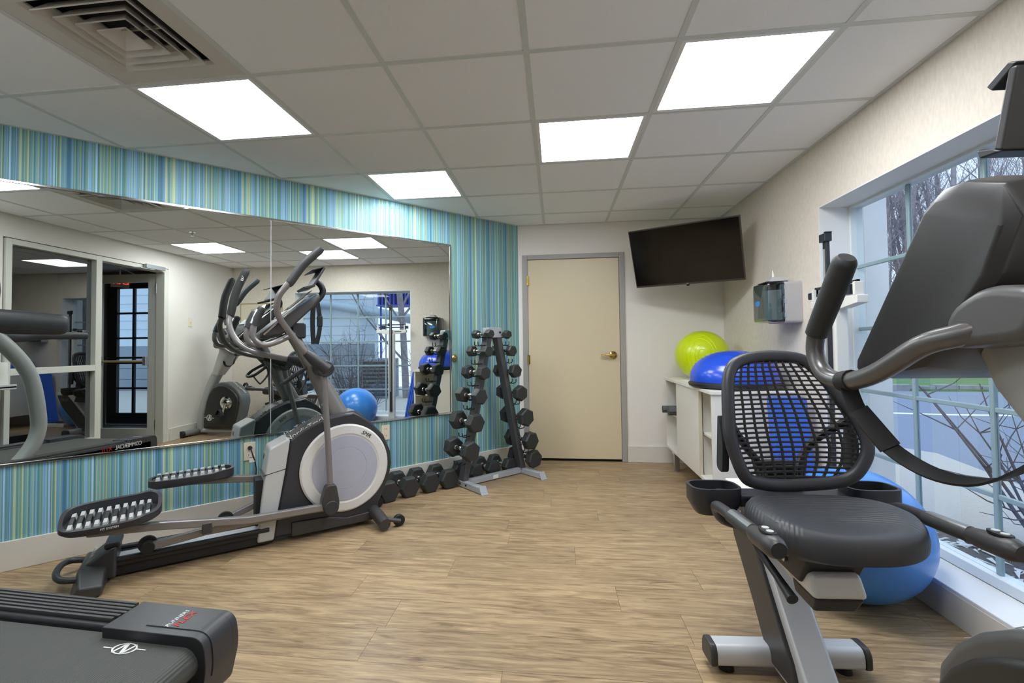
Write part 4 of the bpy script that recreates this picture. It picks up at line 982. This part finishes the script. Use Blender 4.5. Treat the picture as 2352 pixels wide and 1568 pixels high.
    b = MB().loft([[(-2.42, oy-.25, 1.36), (-2.42, oy+.25, 1.36), (-2.535, oy+.25, 1.70), (-2.535, oy-.25, 1.70)], [(-2.432, oy-.25, 1.355), (-2.432, oy+.25, 1.355), (-2.547, oy+.25, 1.695), (-2.547, oy-.25, 1.695)]])
    for v in b.v: v.x -= ox; v.y -= oy
    b.build('console_screen', 'screen_black', cn, smooth=False)
make_treadmill()

# ---------------------------------------------------------------- dumbbells and rack (local frame of the striped wall)
def hex_head(r, y0, y1, c=.008):
    R = r/math.cos(PI/6); f = lambda k, y: [(R*k*math.cos(PI/3*j), y, R*k*math.sin(PI/3*j)) for j in range(6)]
    s = 1 if y1 > y0 else -1
    return MB().loft([f(.86, y0), f(1, y0+s*c*1.4), f(1, y1-s*c*1.4), f(.86, y1)])
DB = {}
def dumbbell(s, d, z, flats, half, label, group, rot=0.0, yaw=0.0, number=None):
    key = (round(flats, 3), round(half, 3))
    p = wall_empty_point(s, d, z)
    t = thing('hex_dumbbell', label, 'dumbbell', p, LA+yaw, group)
    t.rotation_euler = (0, rot, LA+yaw)
    r = flats/2; hl = .045+flats*.22
    if key not in DB:
        h1 = hex_head(r, half-hl/2, half+hl/2).build('head', 'hex_rubber', t, smooth=False, bevel=.003)
        h2 = hex_head(r, -half+hl/2, -half-hl/2).build('head', 'hex_rubber', t, smooth=False, bevel=.003)
        g = half-hl/2+.004; k = .011+flats*.05
        h3 = MB().lathe([(0, -g), (k*1.15, -g), (k*1.1, -g+.012), (k*.78, -g+.018), (k, -g*.4), (k*1.05, 0), (k, g*.4), (k*.78, g-.018), (k*1.1, g-.012), (k*1.15, g), (0, g)], (0, 0, 0), (0, 1, 0), 20).build('handle', 'chrome', t)
        DB[key] = (h1, h2, h3)
    else:
        for o in DB[key]:
            c = o.copy(); C.objects.link(c); c.parent = t
    return t
def make_rack():
    s0, d0 = .62, .35
    t = thing('dumbbell_rack', 'grey A-frame dumbbell rack on silver feet beside the beige door', 'dumbbell rack', wall_empty_point(s0, d0), LA)
    X = lambda s: s-s0; Y = lambda d: d-d0
    for sb, st, nm in ((.935, .662, 1), (.30, .572, -1)):
        R = lambda s, z: [(X(s)-.026, Y(.35)-.038, z), (X(s)+.026, Y(.35)-.038, z), (X(s)+.026, Y(.35)+.038, z), (X(s)-.026, Y(.35)+.038, z)]
        post = MB().loft([R(sb, .03), R(st, 1.25)]).build('post', 'rack_grey', t, bevel=.005)
        ft = MB().box(X(sb)-.027, X(sb)+.027, Y(.20), Y(.62), .004, .05).build('foot', 'rack_silver', t, bevel=.004)
        MB().loft([[(X(sb)-.03, Y(.61), .058), (X(sb)+.03, Y(.61), .058), (X(sb)+.03, Y(.616), .058), (X(sb)-.03, Y(.616), .058)], [(X(sb)-.033, Y(.635), .006), (X(sb)+.033, Y(.635), .006), (X(sb)+.033, Y(.641), .006), (X(sb)-.033, Y(.641), .006)], [(X(sb)-.036, Y(.66), .0), (X(sb)+.036, Y(.66), .0), (X(sb)+.036, Y(.66), .006), (X(sb)-.036, Y(.66), .006)]]).build('foot_flange', 'rack_silver', ft)
        for d in (.35, .43): MB().cyl((X(sb)+(.027 if nm > 0 else -.027), Y(d), .03), (X(sb)+(.033 if nm > 0 else -.033), Y(d), .03), .008, n=10).build('bolt', 'rubber', ft)
        zs = [1.235, 1.165, 1.088, 1.01, .908, .83, .715, .64, .50, .42, .275, .20]
        for z in zs:
            s = sb+(st-sb)*(z-.03)/1.22; o = nm*.026
            for d in (.325, .375):
                MB().tube([(X(s)+o*.8, Y(d), z-.014), (X(s)+o+nm*.045, Y(d), z-.02), (X(s)+o+nm*.072, Y(d), z-.018), (X(s)+o+nm*.080, Y(d), z-.008), (X(s)+o+nm*.081, Y(d), z+.016)], .004, 7).build('hook', 'rubber', post)
    MB().box(X(.30)+.027, X(.935)-.027, Y(.33), Y(.38), .006, .05).build('cross_bar', 'rack_silver', t, bevel=.004)
    MB().box(X(.59), X(.645), Y(.3801), Y(.381), .012, .044).build('rating_label', 'paper', t, smooth=False)
    tb = MB().prism(rpoly([(X(.545), 1.215), (X(.60), 1.215), (X(.69), 1.215), (X(.69), 1.30), (X(.545), 1.30)], .006, 2), Y(.306), Y(.394)).build('top_bracket', 'rack_silver', t, bevel=.004)
    MB().cyl((X(.565), Y(.394), 1.26), (X(.565), Y(.401), 1.26), .009, n=12).build('bolt', 'rubber', tb)
    ordn = ['top', 'second', 'third', 'fourth', 'fifth', 'sixth', 'lowest']
    for k, (s, z, f, h) in enumerate([(.728, 1.244, .070, .092), (.764, 1.10, .088, .105), (.806, .925, .106, .108), (.856, .735, .122, .115), (.904, .526, .142, .12), (.956, .31, .146, .12)]):
        dumbbell(s, .362, z, f, h, f'black hex dumbbell on the {ordn[k]} hooks of the rack post nearer the mirror', 'dumbbells hung on the rack', rot=.25*(k % 3)-.2)
    for k, (s, z, f, h) in enumerate([(.520, 1.241, .068, .092), (.486, 1.098, .088, .105), (.446, .922, .106, .108), (.398, .727, .122, .115), (.343, .512, .142, .12), (.290, .300, .142, .12), (.252, .137, .142, .12)]):
        dumbbell(s, .342, z, f, h, f'black hex dumbbell on the {ordn[k]} place of the rack post nearer the beige door', 'dumbbells hung on the rack', rot=.3*(k % 4)-.4)
    fl = [(1.572, .19, 'black hex dumbbell on the floor half hidden by the elliptical front wheel'), (1.395, .185, 'second black hex dumbbell on the floor counting from the elliptical wheel'), (1.22, .19, 'third black hex dumbbell on the floor counting from the elliptical wheel'), (1.045, .20, 'black hex dumbbell on the floor just outside the rack foot'),
          (.76, .165, 'black hex dumbbell on the floor inside the rack behind the mirror-side post'), (.56, .165, 'black hex dumbbell on the floor in the middle of the rack'), (.395, .185, 'black hex dumbbell on the floor inside the rack nearest the door-side post')]
    for k, (s, d, lab) in enumerate(fl):
        f = .146 if k < 4 else .13
        dumbbell(s, d, f/2, f, .105, lab, 'dumbbells on the floor along the striped wall', rot=0, yaw=(.02, -.02, .02, -.02, .08, -.05, .03)[k])
make_rack()

# ---------------------------------------------------------------- corner: cabinet and what stands on it
def make_cabinet():
    t = thing('storage_cabinet', 'low white cabinet with a sliding door and open bays in the corner', 'cabinet', (1.28, 3.935, 0))
    X = lambda x: x-1.28; Y = lambda y: y-3.935
    x0, x1, y0, y1, z0, z1 = 1.01, 1.56, 3.27, 4.60, .185, .83
    bx = lambda n, m, a, b, c, d, e, f, **k: MB().box(X(a), X(b), Y(c), Y(d), e, f).build(n, m, t, bevel=.002, **k)
    bx('top_panel', 'cab_white', x0-.012, x1, y0-.012, y1+.012, z1-.022, z1)
    bx('bottom_panel', 'cab_white', x0, x1, y0, y1, z0, z0+.022)
    bx('back_panel', 'cab_white', x1-.012, x1, y0, y1, z0+.022, z1-.022)
    bx('side_panel', 'cab_white', x0, x1-.012, y0, y0+.022, z0+.022, z1-.022)
    bx('side_panel', 'cab_white', x0, x1-.012, y1-.022, y1, z0+.022, z1-.022)
    for y in (3.58, 4.17): bx('divider', 'cab_white', x0+.03, x1-.012, y-.009, y+.009, z0+.022, z1-.022)
    for a, b in ((y0+.022, 3.571), (3.589, 4.161), (4.179, y1-.022)): bx('shelf', 'cab_white', x0+.03, x1-.012, a, b, .492, .510)
    d = bx('sliding_door', 'cab_white', x0-.002, x0+.016, 3.56, 4.20, z0+.022, z1-.022)
    MB().box(X(x0-.003), X(x0+.017), Y(3.545), Y(3.56), z0+.022, z1-.022).build('door_edge', 'cab_edge', d, smooth=False)
    for x in (1.06, 1.51):
        for y in (3.42, 4.45):
            MB().box(X(x)-.022, X(x)+.022, Y(y)-.022, Y(y)+.022, 0.006, .15).build('leg', 'steel', t, bevel=.003)
            MB().box(X(x)-.03, X(x)+.03, Y(y)-.03, Y(y)+.03, .15, z0).build('leg_bracket', 'white_paint', t, bevel=.003)
            MB().cyl((X(x), Y(y), 0), (X(x), Y(y), .007), .026, n=16).build('leg_foot', 'steel', t)
make_cabinet()
def mat_roll(y, z, r, x0, label):
    t = thing('exercise_mat', label, 'mat', (1.2, y, z-r), group='rolled mats in the cabinet')
    pts = []
    n = 70; turns = 3.5
    sp_ = []
    for k in range(n):
        q = turns*2*PI*k/(n-1); rr = r*(.22+.78*k/(n-1)); sp_.append((rr*math.cos(q), rr*math.sin(q)))
    b = MB(); th = r*.16
    ro = [(a, c+r) for a, c in sp_]; ri = [(a*(1-th/max(1e-6, math.hypot(a, c))), c*(1-th/max(1e-6, math.hypot(a, c)))+r) for a, c in sp_]
    rings = [[(x0-1.2, ro[k][0], ro[k][1]), (1.5-1.2, ro[k][0], ro[k][1]), (1.5-1.2, ri[k][0], ri[k][1]), (x0-1.2, ri[k][0], ri[k][1])] for k in range(n)]
    b.loft(rings); b.build('rolled_sheet', 'mat_grey', t)
mat_roll(4.485, .510+.036, .036, .955, 'thin grey rolled exercise mat in the cabinet bay, nearer the door wall')
mat_roll(4.31, .510+.045, .045, .965, 'thicker grey rolled exercise mat in the cabinet bay, against the sliding door')
t = thing('stability_ball', 'lime green exercise ball on top of the white cabinet', 'exercise ball', (1.265, 4.33, .83))
b = MB().ball((0, 0, .212), .225, 56, 36, .945, -1)
for v in b.v: v.z = max(v.z, .0)
b.build('ball_skin', 'green_ball', t)
for rr in (.06, .10, .15, .19):
    MB().tube([(-.035+rr*math.cos(q)*.6-.02, -math.sqrt(max(.0, .2262**2-(rr*math.cos(q)*.6-.055)**2-(rr*math.sin(q))**2)), .212+rr*math.sin(q)*.945) for q in [2*PI*k/40 for k in range(40)]], .0015, 5, closed=True).build('grip_ring', 'green_ball', t)
MB().cyl((.17, -.152, .20), (.176, -.157, .20), .009, n=14).build('plug', 'dark_plastic', t)
t = thing('balance_dome', 'blue half-ball balance trainer on a black base on the cabinet', 'balance trainer', (1.265, 3.58, .83))
MB().lathe([(0, 0), (.28, 0), (.305, .012), (.31, .03), (.295, .044), (0, .044)], (0, 0, 0), (0, 0, 1), 64).build('base', 'dark_plastic', t)
pr = [(0, .044), (.298, .044), (.30, .06)]
for k in range(1, 25):
    q = (PI/2)*k/25; r_ = .30*math.cos(q)**.9; z_ = .06+.20*math.sin(q); e = .004 if (k % 2 and k > 8) else 0; pr.append((r_+e*.5, z_+e*.5))
pr.append((0, .262))
MB().lathe(pr, (0, 0, 0), (0, 0, 1), 64).build('dome', 'bosu_blue', t)
tag(MB().box(1.06, 1.18, 3.98, 4.24, .8302, .8312).build('paper_sheet', 'paper', smooth=False), 'white paper sheet lying on the cabinet top under the lime ball', 'paper')
t = thing('foam_mat', 'tall blue folded foam mat leaning on the end of the cabinet', 'mat', (1.43, 3.10, 0))
for k in range(3):
    MB().loft([[(-.115, -.085+.026*k, .0), (.115, -.085+.026*k, .0), (.115, -.061+.026*k, .0), (-.115, -.061+.026*k, .0)], [(-.095, .062+.026*k, .80), (.115, .062+.026*k, .80), (.115, .086+.026*k, .80), (-.095, .086+.026*k, .80)]]).build('mat_layer', 'mat_blue', t, bevel=.008)
t = thing('floor_ball', 'large sky blue exercise ball on the floor against the window sill', 'exercise ball', (1.325, 2.35, 0))
b = MB().ball((0, 0, .283), .292, 64, 40, .98, -1)
for v in b.v: v.z = max(v.z, 0.0)
b.build('ball_skin', 'ball_blue', t)
MB().lathe([(0, 0), (.011, 0), (.011, .003), (0, .004)], (-.255, .06, .40), (-.88, .2, .42), 16).build('plug', 'white_print', t)

# physician's beam scale
t = thing('beam_scale', 'white physician beam scale with a black height rod before the window', 'scale', (1.48, 2.80, 0))
MB().box(-.19, .095, -.135, .135, .0, .06).build('platform', 'scale_white', t, bevel=.008)
MB().box(-.175, .04, -.12, .12, .06, .066).build('platform_mat', 'rubber', t, smooth=False)
MB().box(.02, .09, -.045, .045, .06, 1.335).build('column', 'scale_white', t, bevel=.01)
MB().box(-.0, .02, -.018, .018, .22, 1.72).build('height_rod', 'scale_black', t, bevel=.003)
MB().box(-.004, .0, -.006, .006, .50, 1.66).build('rod_scale', 'grey_print', t, smooth=False)
MB().box(-.012, .026, -.03, .03, 1.70, 1.745).box(-.012, .026, -.034, -.018, 1.745, 1.752).build('rod_head', 'scale_black', t, bevel=.003)
MB().prism([(-.22, 1.385), (.22, 1.385), (.22, 1.345), (.08, 1.325), (-.08, 1.325), (-.22, 1.345)], .03, .085, 'x').build('beam_head', 'scale_white', t, bevel=.004)
MB().box(.028, .030, .05, .15, 1.352, 1.362).build('head_scale', 'black_print', t, smooth=False)
bm = MB().box(.045, .06, -.20, .20, 1.452, 1.466).box(.045, .06, -.20, .20, 1.412, 1.428).box(.045, .06, -.20, -.185, 1.412, 1.466).box(.045, .06, .185, .20, 1.412, 1.466).build('weigh_beam', 'scale_black', t, bevel=.002)
MB().box(.035, .07, -.15, -.09, 1.395, 1.448).build('poise_weight', 'scale_black', bm, bevel=.004)
MB().box(.037, .068, -.055, -.02, 1.44, 1.48).build('poise_weight', 'scale_black', bm, bevel=.004)
for y in (-.205, .185): MB().box(.03, .075, y, y+.02, 1.385, 1.455).build('beam_post', 'scale_white', bm, bevel=.003)
MB().box(.03, .05, .2, .25, 1.40, 1.44).build('counterweight', 'scale_black', bm, bevel=.006)

# wipe dispenser on the window wall
t = thing('wipe_dispenser', 'grey wipe dispenser with a smoked front cover on the window wall', 'dispenser', (XR, 3.415, 1.277))
R = lambda x, k, h0, h1: [(x, a, b) for a, b in rpoly([(-.131*k, h0), (.131*k, h0), (.131*k, h1), (-.131*k, h1)], .02, 4)]
MB().loft([R(-.108, 1, .0, .27), R(-.001, 1.02, -.002, .272)]).build('housing', 'disp_grey', t)
cvr = MB().loft([R(-.108, .995, .003, .268), R(-.17, .98, .004, .272), R(-.205, .88, .012, .266), R(-.215, .7, .03, .25)]).build('smoked_cover', 'smoke_plastic', t)
MB().cyl((-.10, 0, .02), (-.10, 0, .22), .085, n=36).build('wipe_roll', 'glass_tint', t)
MB().loft([R(-.19, .6, .272, .278), R(-.07, .75, .272, .278)]).build('lid', 'dark_plastic', t)
MB().loft([[(-.17, -.05, .275), (-.04, -.07, .275), (-.04, .07, .275), (-.17, .05, .275)], [(-.13, -.022, .315), (-.06, -.04, .312), (-.06, .04, .312), (-.13, .022, .315)]]).build('nozzle', 'disp_grey', t, bevel=.006)
MB().tube([(-.12, 0, .31), (-.118, .004, .335), (-.125, -.004, .36)], [.008, .007, .002], 8).build('wipe_tip', 'paper', t)
MB().prism(oval(.02, .135, .035, .018, 24, 2.5), -.2165, -.2145, 'x').build('badge', 'blue_badge', t)
for z in (.05, .14, .23): MB().box(-.112, -.098, -.1335, -.129, z-.014, z+.014).build('clasp', 'steel', t, smooth=False)

# television on a corner arm
def make_tv():
    yaw, tilt, roll = -.537, .374, -.008; c = Vector((1.078, 4.127, 1.893)); wd, hh = .90, .5175
    ex = Vector((math.cos(yaw), math.sin(yaw), 0)); n0 = Vector((math.sin(yaw), -math.cos(yaw), 0))
    up = Vector((0, 0, 1))*math.cos(tilt)+n0*math.sin(tilt)
    e2 = ex*math.cos(roll)+up*math.sin(roll); u2 = up*math.cos(roll)-ex*math.sin(roll); yv = u2.cross(e2)
    t = thing('television', 'black flat-screen television tilted down from the room corner', 'television', c)
    t.rotation_euler = Matrix((e2, yv, u2)).transposed().to_euler()
    MB().box(-wd/2, wd/2, .002, .028, -hh/2, hh/2).build('bezel', 'tv_bezel', t, bevel=.003)
    MB().box(-wd/2+.009, wd/2-.009, 0.0, .003, -hh/2+.017, hh/2-.009).build('screen', 'screen_black', t, smooth=False)
    MB().box(-wd*.36, wd*.36, .028, .062, -hh/2+.02, hh*.15).build('rear_case', 'dark_plastic', t, bevel=.012)
    MB().lathe([(0, 0), (.013, 0), (.013, -.012), (.006, -.018), (0, -.018)], (0, .014, -hh/2), (0, 0, 1), 18).build('sensor_bump', 'dark_plastic', t)
    MB().box(-.008, .008, .0012, .0018, -hh/2+.004, -hh/2+.011).build('logo', 'grey_print', t, smooth=False)
    inv = t.rotation_euler.to_matrix().inverted()
    L = lambda p: inv @ (Vector(p)-c)
    MB().tube([L(c+yv*.06), L((1.30, 4.42, 1.90)), L((1.50, 4.66, 1.90))], .02, 10).build('mount_arm', 'dark_plastic', t)
    MB().tube([L((1.50, 4.66, 1.80)), L((1.50, 4.66, 2.02))], .03, 12).build('wall_plate', 'dark_plastic', t)
make_tv()

# ---------------------------------------------------------------- outdoors
def make_outdoors():
    g = -.10
    struct(MB().prism([(1.85, -8), (2.6, -8), (2.75, 1.0), (2.55, 3.4), (2.45, 4.4), (1.85, 6.0)], g-.3, g+.02, 'z').build('planting_bed', 'mulch', smooth=False))
    struct(MB().prism([(2.6, -8), (9.2, -8), (9.2, 1.5), (5.2, 2.2), (4.1, 3.6), (3.92, 4.5), (4.16, 5.8), (3.78, 6.4), (2.6, 7.6), (1.85, 7.8), (1.85, 6.0), (2.45, 4.4), (2.55, 3.4), (2.75, 1.0)], g-.3, g, 'z').build('sidewalk', 'concrete', smooth=False))
    struct(MB().prism([(1.85, 7.8), (2.6, 7.6), (3.78, 6.4), (4.16, 5.8), (3.92, 4.5), (4.1, 3.6), (5.2, 2.2), (9.2, 1.5), (30, 1.5), (30, 7.0), (20, 12), (8.4, 13.1), (1.85, 13.4)], g-.3, g-.03, 'z').build('road', 'asphalt', smooth=False))
    struct(MB().prism([(1.85, 13.4), (8.4, 13.1), (20, 12), (30, 7), (36, 7), (36, 17), (1.85, 17)], g-.3, g+.02, 'z').build('lawn', 'lawn', smooth=False))
    struct(MB().prism([(-10, 17), (60, 17), (60, 60), (-10, 60)], g-.3, g+.05, 'z').build('woodland_floor', 'leaf_litter', smooth=False))
    # kerb of stone blocks along the lawn
    kb = thing('stone_kerb', 'low grey stone block kerb between the road and the lawn', 'kerb', (8.4, 13.2, g-.03))
    for k in range(26):
        f = MB().box(-6.0+k*.5, -5.52+k*.5, -.12+.0*k, .12, 0, .14+.02*math.sin(k*2.3)); m = Matrix.Rotation(-.045, 4, 'Z')
        for v in f.v: v.xyz = m @ v
        f.build('stone', 'kerb_stone', kb, smooth=False)
    MB_line = MB().prism([(2.0, 9.9), (6.6, 8.9), (14, 8.4), (14, 8.55), (6.6, 9.05), (2.0, 10.05)], g-.03, g-.027, 'z')
    struct(MB_line.build('trim_road_line', 'paper', smooth=False))
    # bare trees
    rnd = random.Random(5)
    def branch(b, p, d, l, r, lev, n):
        pts = [p.copy()]; q = p.copy(); dd = d.copy(); k = 4 if lev == 0 else 3 if lev == 1 else 2
        for i in range(k):
            dd = (dd+Vector((rnd.uniform(-1, 1), rnd.uniform(-1, 1), rnd.uniform(-.5, 1)))*(.08 if lev == 0 else .22)).normalized(); q = q+dd*l/k; pts.append(q.copy())
        b.tube(pts, [r*(1-.6*i/k) for i in range(k+1)], n if lev == 0 else (4 if lev == 1 else 3))
        if lev >= 3: return
        m = (13, 6, 4)[lev]
        for i in range(m):
            f = rnd.uniform(.12 if lev == 0 else .2, 1.0); j = min(k-1, int(f*k)); s_ = pts[j].lerp(pts[j+1], f*k-j)
            a = rnd.uniform(0, 2*PI); side = Vector((math.cos(a), math.sin(a), rnd.uniform(.2, 1.3))).normalized()
            branch(b, s_, (dd*.5+side*.75).normalized(), l*rnd.uniform(.2, .34) if lev == 0 else l*rnd.uniform(.35, .6), max(.0055, r*(1-.5*f)*rnd.uniform(.22, .4)), lev+1, n)
    protos = []
    for k in range(6):
        b = MB(); h = rnd.uniform(9.5, 13); branch(b, Vector((0, 0, -.1)), Vector((rnd.uniform(-.05, .05), rnd.uniform(-.05, .05), 1)).normalized(), h, rnd.uniform(.08, .15), 0, 7)
        protos.append(b)
    front = []
    for k in range(8): front.append((8.6+k*4.7, 17.9+rnd.uniform(-.3, .3)))
    first = [None]*6
    for k, (x, y) in enumerate(front):
        i = k % 6; sc_ = rnd.uniform(.85, .95)
        if first[i] is None: o = protos[i].build('bare_tree', 'bark', smooth=False); first[i] = o
        else: o = first[i].copy(); C.objects.link(o)
        o.location = (x, y, g+.05); o.rotation_euler = (0, 0, rnd.uniform(0, 6.28)); o.scale = (sc_, sc_, sc_)
        tag(o, 'leafless tree at the front of the woods across the road', 'tree', 'bare trees in the woods')
    wb = MB()
    for k in range(108):
        y = 24.5+(k % 6)*2.6+rnd.uniform(-1, 1); f = .46+.66*((k//6)+.5)/18+rnd.uniform(-.03, .03)
        m = Matrix.Translation((y*f, y, g+.03)) @ Matrix.Rotation(rnd.uniform(0, 6.28), 4, 'Z') @ Matrix.Scale(rnd.uniform(.8, 1.2), 4)
        pr_ = protos[rnd.randint(0, 5)]; wb.add([m @ v for v in pr_.v], pr_.f)
    o = wb.build('woodland_thicket', 'bark', smooth=False); o['kind'] = 'stuff'; tag(o, 'dense thicket of leafless trunks and twigs far behind the road', 'woods')
    o = first[0].copy(); C.objects.link(o); o.location = (6.1, 1.65, g); o.scale = (.62, .62, .62); o.rotation_euler = (0, 0, 2.2)
    tag(o, 'leafless tree standing by the walkway near the neighbouring wing', 'tree')
    # bare shrubs
    def shrub(x, y, h, n, label):
        b = MB(); t = thing('bare_shrub', label, 'shrub', (x, y, g+.02))
        for k in range(n):
            a = rnd.uniform(0, 2*PI); d = Vector((math.cos(a)*rnd.uniform(.1, .5), math.sin(a)*rnd.uniform(.1, .5), 1)).normalized()
            q = Vector((math.cos(a)*.06, math.sin(a)*.06, -.05)); pts = [q.copy()]; L = h*rnd.uniform(.6, 1.1)
            for i in range(5):
                d = (d+Vector((rnd.uniform(-1, 1), rnd.uniform(-1, 1), rnd.uniform(-.3, .6)))*.16).normalized(); q = q+d*L/5; pts.append(q.copy())
            r = rnd.uniform(.007, .016); b.tube(pts, [r*(1-.16*i) for i in range(6)], 5)
            for i in range(7):
                j = rnd.randint(1, 4); a2 = rnd.uniform(0, 2*PI); e = Vector((math.cos(a2), math.sin(a2), rnd.uniform(-.1, 1))).normalized()
                p1 = pts[j]; p2 = p1+e*L*.14; p3 = p2+(e+Vector((rnd.uniform(-.6, .6), rnd.uniform(-.6, .6), rnd.uniform(0, .8)))).normalized()*L*.16
                b.tube([p1, p2, p3], [r*.4, r*.3, r*.12], 4)
        b.build('stems', 'twig', t, smooth=False)
    shrub(2.88, 3.12, 1.3, 17, 'leafless shrub right outside the window beyond the sky blue ball')
    shrub(2.75, 1.95, 1.3, 15, 'leafless shrub outside the window near the bike console')
    shrub(4.4, 1.0, 1.9, 28, 'dense leafless shrub outside, reflected in the mirror')
    shrub(2.75, .5, 1.3, 12, 'leafless shrub outside near the end of the window wall')
    # neighbouring wing with siding, block base, gutter pipe and awning
    w_ = thing('neighbouring_wing', 'pale sided building wing with a grey block base across the walkway', 'building', (8.2, -3.2, g))
    MB().box(0, .3, -5, 3.3, 0, 5.2).build('wall_core', 'siding', w_, smooth=False)
    for k in range(4): MB().box(-.06, 0, -5, 3.3, .012+k*.33, .33+k*.33-.012).build('block_course', 'block', w_, bevel=.004)
    for k in range(14): MB().loft([[(-.035, -5, 1.335+k*.26), (0, -5, 1.335+k*.26), (0, -5, 1.60+k*.26), (-.01, -5, 1.60+k*.26)], [(-.035, 3.3, 1.335+k*.26), (0, 3.3, 1.335+k*.26), (0, 3.3, 1.60+k*.26), (-.01, 3.3, 1.60+k*.26)]]).build('siding_board', 'siding', w_, smooth=False)
    wf = MB().box(-.05, -.03, -2.4, -1.2, 1.6, 3.1).build('window', 'window_white', w_, bevel=.004)
    for a in (0, 1):
        for c in (0, 1): MB().box(-.055, -.05, -2.34+a*.57, -1.83+a*.57, 1.66+c*.72, 2.32+c*.72).build('pane', 'screen_grey', wf, smooth=False)
    MB().tube([(-.3, -1.2, 2.55), (-.3, 1.6, 2.52), (-.3, 2.2, 2.45), (-.3, 4.6, 1.98)], .14, 16).build('gutter_pipe', 'duct', w_)
    aw = thing('blue_awning', 'blue slatted awning beside the neighbouring wing', 'awning', (6.8, 1.25, 2.2))
    for k in range(9): MB().box(-.3, .3, -.45+k*.1, -.41+k*.1, .0, .5).build('slat', 'awning_blue', aw, smooth=False)
    MB().box(-.32, .32, -.48, .45, -.03, 0).box(-.32, .32, -.48, .45, .5, .53).build('awning_frame', 'awning_blue', aw, smooth=False)
    for y in (-.47, .44): MB().box(-.02, .02, y-.02, y+.02, -2.3, 0).build('post', 'awning_blue', aw, smooth=False)
    ac = thing('air_conditioner', 'dark grey slatted air conditioning unit by the walkway', 'air conditioner', (6.3, .95, g))
    MB().box(-.35, .35, -.35, .35, 0, .95).build('casing', 'block', ac, bevel=.02)
    for k in range(9): MB().box(-.365, -.35, -.32, .32, .06+k*.095, .12+k*.095).build('slat', 'charcoal', ac, smooth=False)
    pb = MB(); 
    for k in range(260):
        x, y = rnd.uniform(7.0, 7.95), rnd.uniform(-4, .3); r = rnd.uniform(.03, .075)
        pb.ball((x, y, g+r*.5), r, 6, 4, .7)
    o = pb.build('pebbles', 'pebble', smooth=False); o['kind'] = 'stuff'; tag(o, 'pale pebbles strewn along the foot of the neighbouring wing', 'pebbles')
    lt = MB()
    for k in range(500):
        x, y = rnd.uniform(1.95, 2.6), rnd.uniform(1.0, 4.0); a = rnd.uniform(0, PI); l = rnd.uniform(.02, .05); c, s_ = math.cos(a)*l, math.sin(a)*l; q = rnd.uniform(.2, .35)
        lt.loft([[(x-c-s_*q, y-s_+c*q, g+.022), (x+c-s_*q, y+s_+c*q, g+.026), (x+c+s_*q, y+s_-c*q, g+.03)], [(x-c-s_*q, y-s_+c*q, g+.026), (x+c-s_*q, y+s_+c*q, g+.03), (x+c+s_*q, y+s_-c*q, g+.034)]])
    o = lt.build('bark_chips', 'pebble', smooth=False); o['kind'] = 'stuff'; tag(o, 'pale bark chips scattered on the dark planting bed', 'bark chips')
make_outdoors()
